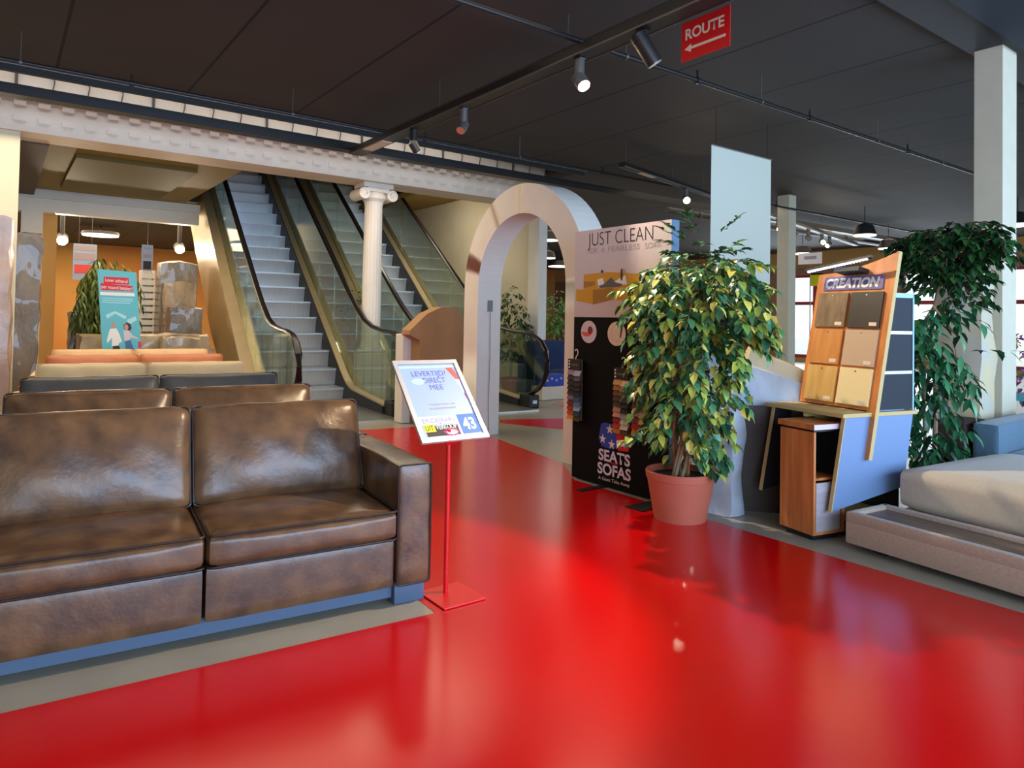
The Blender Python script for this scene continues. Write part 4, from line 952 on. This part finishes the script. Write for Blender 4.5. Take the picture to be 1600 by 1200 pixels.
# second track in the hall
ta, tb = G(972, 258, TZ), G(1338, 383, TZ)
dt = (tb - ta); ang = math.atan2(dt.y, dt.x); ln = dt.length
o = thing('light_track', 'long light track behind the white banner, ending above the sample stand', 'light track', ta, ang)
part('rail', MB().box(0, ln, -.05, .05, -.02, .04, .004), 'dark_metal', o, smooth=False)
part('rail_lip', MB().box(0, ln, -.053, -.047, -.026, -.012).box(0, ln, .047, .053, -.026, -.012), 'alu', o, smooth=False)
part('light_insert', MB().box(.5, .9, -.04, .04, -.028, -.019).box(ln - 1.6, ln - .5, -.04, .04, -.028, -.019), 'dot_cream', o, smooth=False)
for x in (.1, 2.6, 6, 9): part('suspension_wire', MB().cyl((x, 0, .04), (x, 0, HC - TZ), .003, 5), 'grey_metal', o)
def ontrack(px):
    best = min((k / 400 for k in range(401)), key=lambda t: abs((lambda q: 800 + FPX * q.dot(CR) / q.dot(CF))(ta + dt * t - CAM) - px)); return ta + dt * best
for px, lit, lab, aim in ((1072, True, 'lit spotlight left of the white banner', (-3, -4, -2.2)), (1216, True, 'lit spotlight right of the white banner beside the far column', (-4, -5, -2.6)), (1240, False, 'dark spotlight second from the far column', (2, -2, -2)), (1263, False, 'unlit spotlight in the middle of the far track', (-2, -2, -1.5)), (1284, True, 'lit spotlight at the end of the far track', (-6, -7, -3)), (1296, True, 'faintly lit last spotlight of the far track', (-6, 1, -4))):
    q = ontrack(px); q.z -= .026
    spot(lab, q, q + Vector(aim), lit, 40 if lit else 0, size=90, r=.06)
# pipes
def pipe(lab, y, z, x0, x1, r, mm, heads=(), hangers=()):
    o = thing('sprinkler_pipe', lab, 'pipe', (x0, y, z))
    part('pipe', MB().cyl((0, 0, 0), (x1 - x0, 0, 0), r, 12), mm, o)
    for h in hangers: part('hanger', MB().cyl((h - x0, 0, 0), (h - x0, 0, HC - z), .005, 6).tube([(h - x0 - .012, 0, 0), (h - x0 + .012, 0, 0)], [r * 1.25] * 2, 12), 'grey_metal', o)
    for h in heads: part('sprinkler_head', MB().cyl((h - x0, 0, r), (h - x0, 0, r + .06), .012, 8).cyl((h - x0, 0, r + .06), (h - x0, 0, r + .07), .02, 10).tube([(h - x0 - .02, 0, 0), (h - x0 + .02, 0, 0)], [r * 1.4] * 2, 12), 'dark_metal', o)
    return o
pipe('thin black sprinkler pipe crossing the ceiling behind the red route sign', 4.19, 3.60, 1.2, 11.5, .022, 'dark_metal', (5.2, 7.1, 9.4), (4.25, 6.2, 8.6, 10.4))
pipe('sprinkler pipe along the ceiling edge above the white beam', 7.75, 3.60, -3, 20, .02, 'dark_metal', (1.0, 4.3, 7.4, 12), (0.1, 2.6, 5.8, 9))
o = single('cable_tray', MB().box(-5.5, 22, 8.72, 8.90, QY(0, 143, 8.72).z, QY(0, 126, 8.72).z, .003), 'dark_metal', 'long dark cable tray hung in front of the top of the white beam', 'cable tray', smooth=False)
o = thing('wall_conduit', 'zigzag black clips on the white wall strip above the beam', 'cable clips', (0, 9.93, 4.1))
for i in range(26):
    x = -1.0 + i * .36
    if i % 4 == 3: part('clip', MB().box(x, x + .03, 0, .02, -.2, .35), 'grey_metal', o, smooth=False)
    else: part('clip', MB().tube([(x, 0, -.2), (x + .03, 0, -.02), (x - .03, 0, .1), (x + .05, 0, .35)], .008, 5), 'grey_metal', o)
pipe('dark pipe across the far ceiling to the right', 9.6, 3.62, 11, 22, .07, 'dark_metal', (), (12, 15, 18))
# pendant lamps of the far hall
def pendant(lab, px, py, z=3.35, r=.24, shade=True):
    q = G(px, py, z); o = thing('pendant_lamp', lab, 'ceiling lamp', q, 0, 'round ceiling lamps of the far hall')
    part('shade', MB().lathe([(r, 0), (r * .72, .20), (r * .3, .24), (.02, .26)], 28), 'dark_metal', o)
    part('diffuser', MB().lathe([(r * .93, -.004), (r * .93, -.02), (.01, -.03)], 28, cap=False), 'discglow', o)
    part('rod', MB().cyl((0, 0, .24), (0, 0, max(.26, HC - z - .0)), .01, 6), 'dark_metal', o)
pendant('round ceiling lamp directly above the sample stand, left of the dark tree', 1351, 367, 3.28)
pendant('round ceiling lamp lower and right of the first, beside the dark tree', 1388, 388, 3.30)
pendant('small round ceiling lamp behind the far column', 1254, 396, r=.27)
pendant('round ceiling lamp at the right edge beside the cream pillar', 1590, 351, r=.3)
pendant('bright lamp seen low through the arch', 873, 416, r=.42)
pendant('upper lamp seen through the arch', 858, 375)
pendant('middle lamp seen through the arch', 857, 403)
q = G(157, 367, 3.35)
o = thing('pendant_lamp', 'flat bright lamp in the room behind the sofas', 'ceiling lamp', q)
part('shade', MB().lathe([(.45, 0), (.42, .08), (.02, .1)], 28), 'dark_metal', o); part('diffuser', MB().lathe([(.42, -.004), (.42, -.03), (.01, -.04)], 28, cap=False), 'discglow', o)
part('rod', MB().cyl((0, 0, .09), (0, 0, .25), .01, 6), 'dark_metal', o)
for px, py, lab in ((97, 373, 'glaring spotlight at the left of the room behind the sofas'), (280, 387, 'glaring spotlight beside the escalator side in the back room')):
    q = QY(px, py, 17.0)
    spot(lab, (q.x, 17.0, 3.60), q + Vector((-q.x * .15, -6, -1.6)), True, 150, size=110, r=.11, hl=.2, drop=max(.1, 3.6 - q.z), group='back room spotlights')
q = QY(285, 340, 14.6)

# ================================================================== BACK LEFT: POSTER, WRAPPED SOFAS, BOXES
PY = 10.9
pa, pb, pc, pd = QY(152, 420, PY), QY(213, 427, PY), QY(222, 549, PY), QY(160, 547, PY)
o = thing('poster_stand', 'teal advertising poster with two people behind the last sofa', 'poster', (pa.x, PY, 0))
k = .62
z0 = .35; dx = (pd.x - pa.x) / (pa.z - pd.z)
pw = pb.x - pa.x; lean = .12
u3 = Vector((1, 0, -.055)); v3 = Vector((-dx, 0, 1)); 
H3 = pa.z - z0
o3 = Vector(((pa.z - z0) * dx, 0, z0))
PMM = mat4(o3, u3, v3, (0, -1, 0))
def pq(x, y):
    q = QY(x, y, PY - .012); L = q - Vector((pa.x, PY, 0)) - o3
    # solve in-plane
    b_ = (L.z + .055 * L.x) / (1 - .055 * dx); a_ = L.x + dx * b_
    return (a_, b_)
def pbx(mb, x0, x1, y0, y1, z0_, z1_): return mb.hexa([PMM @ Vector(p) for p in ((x0, y0, z0_), (x1, y0, z0_), (x1, y1, z0_), (x0, y1, z0_), (x0, y0, z1_), (x1, y0, z1_), (x1, y1, z1_), (x0, y1, z1_))])
part('sheet', pbx(MB(), 0, pw, 0, H3, -.012, .0), 'teal', o, smooth=False)
part('stand_foot', MB().cyl((o3.x + .1, .02, z0 + .2), (o3.x + .05, .35, .01), .012, 8).cyl((o3.x + pw - .1, .02, z0 + .2), (o3.x + pw - .05, .35, .01), .012, 8).cyl((o3.x + .1, 0.0, z0), (o3.x + .1, -.05, .01), .012, 8).cyl((o3.x + pw - .1, 0.0, z0), (o3.x + pw - .1, -.05, .01), .012, 8), 'dark_metal', o)
flat('title_band', [[pq(162, 432), pq(201, 434), pq(202, 445), pq(162, 443)], [pq(157, 442), pq(208, 447), pq(208, 455), pq(158, 453)]], PMM, 'signred', o, .001)
text('title_text', 'Lever achteraf', PMM @ Matrix.Translation(pq(165, 439.5) + (0,)), .045, 'whiteink', o, width=pq(200, 441)[0] - pq(165, 440)[0], ext=.002)
text('title_text', 'per maand betalen?', PMM @ Matrix.Translation(pq(159, 450) + (0,)), .045, 'whiteink', o, width=pq(207, 452)[0] - pq(159, 450)[0], ext=.002)
flat('white_band', [[pq(156, 456), pq(210, 458), pq(211, 463), pq(157, 461)]], PMM, 'whiteink', o, .001)
flat('text_line', [[pq(160, 465 + 3.2 * i), pq(208 - 4 * (i == 2), 467 + 3.2 * i), pq(208 - 4 * (i == 2), 468.2 + 3.2 * i), pq(160, 466.2 + 3.2 * i)] for i in range(3)], PMM, 'pale_teal', o, .001)
flat('banknotes', [[pq(165, 492), pq(180, 486), pq(198, 494), pq(196, 499), pq(180, 490), pq(168, 498)], [pq(198, 500), pq(212, 494), pq(214, 500), pq(203, 507)]], PMM, 'pale_teal', o, .001)
flat('picture_shirt', [[pq(172, 514), pq(182, 513), pq(186, 520), pq(191, 534), pq(186, 536), pq(185, 541), pq(175, 542), pq(175, 528), pq(168, 536), pq(167, 532)]], PMM, 'whiteink', o, .0015)
flat('picture_top', [[pq(193, 517), pq(201, 516), pq(207, 524), pq(216, 528), pq(215, 530), pq(204, 527), pq(203, 532), pq(195, 534)]], PMM, 'dot_pink', o, .0015)
flat('picture_trousers', [[pq(176, 541), pq(186, 540), pq(189, 547), pq(177, 547)]], PMM, 'ink', o, .0016)
flat('picture_jeans', [[pq(195, 533), pq(204, 531), pq(210, 547), pq(197, 547)]], PMM, 'denim', o, .0016)
flat('picture_hair', [[pq(193, 508), pq(198, 504), pq(204, 506), pq(206, 513), pq(203, 517), pq(194, 514)]], PMM, 'hair', o, .0015)
for x, y in ((177, 507.5), (197.5, 511)): 
    q = pq(x, y); flat('picture_head', [disc(q[0], q[1], .025, .04, 14)], PMM, 'skin', o, .002)
flat('picture_bag', [[pq(216, 533), pq(221, 535), pq(221, 545), pq(216, 543)]], PMM, 'magenta', o, .0016)

def wrapped(name, lab, x0, x1, y0, y1, z0_, z1_, mm, cat='wrapped furniture', amp=.05, seed=1, group=None, kind=None):
    from mathutils import noise
    g = MB(); bmesh.ops.create_cube(g.bm, size=1.0); bmesh.ops.subdivide_edges(g.bm, edges=g.bm.edges[:], cuts=16, use_grid_fill=True)
    c = Vector(((x0 + x1) / 2, (y0 + y1) / 2, (z0_ + z1_) / 2)); s = Vector((x1 - x0, y1 - y0, z1_ - z0_))
    for v in g.bm.verts:
        p = v.co.copy(); p = p.lerp(p.normalized() * .6, .12)
        p = Vector((p.x * s.x, p.y * s.y, p.z * s.z)) + c
        n = noise.noise_vector(p * 3.1 + Vector((seed, 0, 0))) + .5 * noise.noise_vector(p * 8 + Vector((seed, 2, 0)))
        p += n * amp * .55; p.z = max(z0_ + .002, p.z); v.co = p
    return single(name, g, mm, lab, cat, group)
wrapped('wrapped_sofa', 'plastic-wrapped upright sofa leaning at the left edge in front of the cream pillar', -1.0, QY(17, 480, 8.95).x, 8.9, 9.6, 0, 2.35, 'wrap_pink', amp=.07, seed=2)
wrapped('wrapped_sofa', 'grey upright sofa in shiny plastic just behind the cream pillar', .0, QY(62, 480, 10.9).x, 10.9, 11.7, 0, 2.35, 'wrap_grey', amp=.09, seed=5)
wrapped('wrapped_sofa', 'plastic-wrapped low sofa left of the teal poster', .95, 2.75, 11.7, 12.35, 0, 1.0, 'wrap', amp=.08, seed=8)
wrapped('wrapped_sofa', 'second plastic-wrapped sofa behind the low one, below the drooping tree', .95, 1.9, 13.3, 14.0, 0, 1.32, 'wrap_grey', amp=.10, seed=12)
wrapped('wrapped_cushion', 'crumpled plastic bundle on the wrapped sofa, right of the teal poster', 1.95, 2.5, 11.3, 11.68, 0, .97, 'wrap', amp=.08, seed=14)
wrapped('wrapped_sofa', 'shorter silver-wrapped upright sofa against the escalator side', 2.33, 2.86, 12.9, 13.6, 0, 1.45, 'wrap_grey', amp=.04, seed=17)
wrapped('wrapped_sofa', 'tall grey-wrapped sofa standing on end behind the silver-wrapped one', 2.36, 3.0, 14.0, 14.5, 0, 2.28, 'wrap_grey', amp=.03, seed=21)
wrapped('wrapped_sofa', 'plastic-wrapped armchair on end between the tall wrapped sofa and the silver one', 2.4, 2.9, 13.65, 13.95, 0, 1.9, 'wrap', amp=.05, seed=23)
la, lb_ = QY(221, 437, 14.6), QY(243, 437, 14.6)
o = thing('slatted_crate', 'tall white slatted crate right of the teal poster', 'crate', (la.x, 14.6, 0))
for i in range(16): part('slat', MB().box(0, lb_.x - la.x, 0, .02, .1 + i * .125, .19 + i * .125), 'white', o, smooth=False)
part('frame', MB().box(0, .03, .02, .3, 0, 2.13).box(lb_.x - la.x - .03, lb_.x - la.x, .02, .3, 0, 2.13).box(0.03, lb_.x - la.x - .03, .27, .3, 0, 2.13), 'white', o, smooth=False)
bx0, bx1 = QY(244, 500, 15.6), QY(266, 500, 15.6)
single('storage_box', MB().box(bx0.x, bx1.x, 15.6, 15.9, 0, QY(250, 487, 15.6).z, .01), 'black', 'black box low behind the wrapped furniture, right of the slatted crate', 'box')
def wallposter(lab, x0, x1, y0, y1, Y, bands):
    a, b = QY(x0, y0, Y), QY(x1, y1, Y); o = thing('wall_poster', lab, 'poster', (a.x, Y, 0))
    part('sheet', MB().box(0, b.x - a.x, 0, .02, b.z, a.z), 'signwhite', o, smooth=False)
    h = a.z - b.z
    for (t0, t1, mm) in bands: part('printed_band', MB().box(.03, b.x - a.x - .03, -.004, 0, a.z - h * t1, a.z - h * t0), mm, o, smooth=False)
    part('cord', MB().cyl((.1, .01, a.z), (.1, .01, 3.6 if Y > 15.3 else 3.1), .003, 5).cyl((b.x - a.x - .1, .01, a.z), (b.x - a.x - .1, .01, 3.6 if Y > 15.3 else 3.1), .003, 5), 'grey_metal', o)
wallposter('hanging poster with a red band above the drooping tree', 115, 150, 380, 438, 18.0, ((.05, .18, 'ink_grey'), (.25, .45, 'ink_grey'), (.58, .82, 'coral')))
wallposter('narrow hanging price poster above the slatted crate', 222, 238, 382, 432, 15.7, ((.08, .14, 'ink_grey'), (.3, .42, 'ink_grey'), (.52, .78, 'ink'), (.84, .9, 'ink_grey')))

# ================================================================== THINGS BEYOND THE ARCH AND THE SHOP FRONT
o = thing('packing_stack', 'white carton covered with brown cardboard between escalator and arch', 'boxes', (QY(655, 600, 7.62).x, 7.62, 0))
qq = lambda x, y, Y=7.62: tuple(QY(x, y, Y) - Vector(o.location))
part('cardboard_cover', MB().prism([qq(656, 600), qq(738, 600), qq(738, 520), qq(712, 479), qq(690, 480), qq(668, 490), qq(641, 516), qq(640, 523), qq(656, 532)], (0, .22, 0)), 'card', o, smooth=False)
bz_ = QY(656, 600, 7.62).z
part('cardboard_base', MB().box(0.0, qq(738, 600)[0], .0, .22, .003, bz_), 'carddark', o, smooth=False)
part('carton', MB().box(qq(628, 600, 7.86)[0], qq(654, 600, 7.86)[0], .24, .44, .003, QY(640, 522, 7.86).z, .01), 'white', o, smooth=False)
a = QY(842, 560, 9.6)
o = thing('sofa', 'navy blue sofa standing beyond the escalator, seen through the arch', 'sofa', (a.x, 9.9, 0), R(-4))
part('backrest', MB().pillow((.5, .05, .48), (1.1, .2, .92), .06, (0, .02, .02), 10, tilt=-.05), 'navysofa', o)
part('seat', MB().pillow((.5, -.24, .25), (1.0, .45, .34), .06, (0, 0, .03), 10), 'navysofa', o)
part('armrest', MB().pillow((-.05, -.14, .36), (.2, .6, .66), .05, (.01, 0, .01), 8), 'navysofa', o)
b = QY(868, 640, 8.85)
o = thing('display_plinth', 'low cream plinth with a blue starred box on it, seen through the arch', 'plinth', (QY(850, 630, 8.9).x, 8.95, 0))
part('body', MB().box(0, .55, 0, .3, .003, .22, .01), 'dot_cream', o, smooth=False)
bxx = single('carton', MB().box(o.location.x + .1, o.location.x + .5, 8.98, 9.22, .224, .42), 'starblue', 'small blue box with pale stars on the cream plinth beyond the arch', 'box')
for i in range(4):
    c = (.13 + .1 * i, .32 + .03 * (i % 2)); 
    part('star', MB().face([(o.location.x + c[0] + (.03 if k_ % 2 == 0 else .012) * math.cos(R(90 + 36 * k_)), 8.978, c[1] + (.03 if k_ % 2 == 0 else .012) * math.sin(R(90 + 36 * k_))) for k_ in range(10)]), 'dot_cream', bxx, smooth=False)
q = QX(1262, 404, 14)
o = thing('shelf_sign', 'small white sign standing up behind the sample stand', 'sign', (q.x, q.y, 0))
part('plate', MB().box(0, .01, -.32, .22, q.z - .12, q.z + .12), 'whiteink', o, smooth=False); part('post', MB().cyl((.02, -.05, 0), (.02, -.05, q.z), .012, 8), 'grey_metal', o)
part('print', MB().box(-.002, 0, -.2, .08, q.z - .02, q.z + .05), 'ink_grey', o, smooth=False)
q = QX(1276, 437, 22.9)
single('window_poster', MB().box(22.9, 22.92, q.y - .25, q.y + .25, q.z - .22, q.z + .22), 'brightyellow', 'yellow-green poster on the far shop window', 'poster', smooth=False)
# street outside: parked car and trees beyond the window
single('hedge', rocky(MB(), [((27, 13.0, .8), (1.2, 3.5, 1.5), 0)], .3, 4, 1.5), 'leaf_bright', 'green bush outside the far shop window', 'bush')
struct('floor_street', MB().box(24, 60, -15, 45, -.12, -.02), mat('pale_paving', (196, 196, 190), .8))
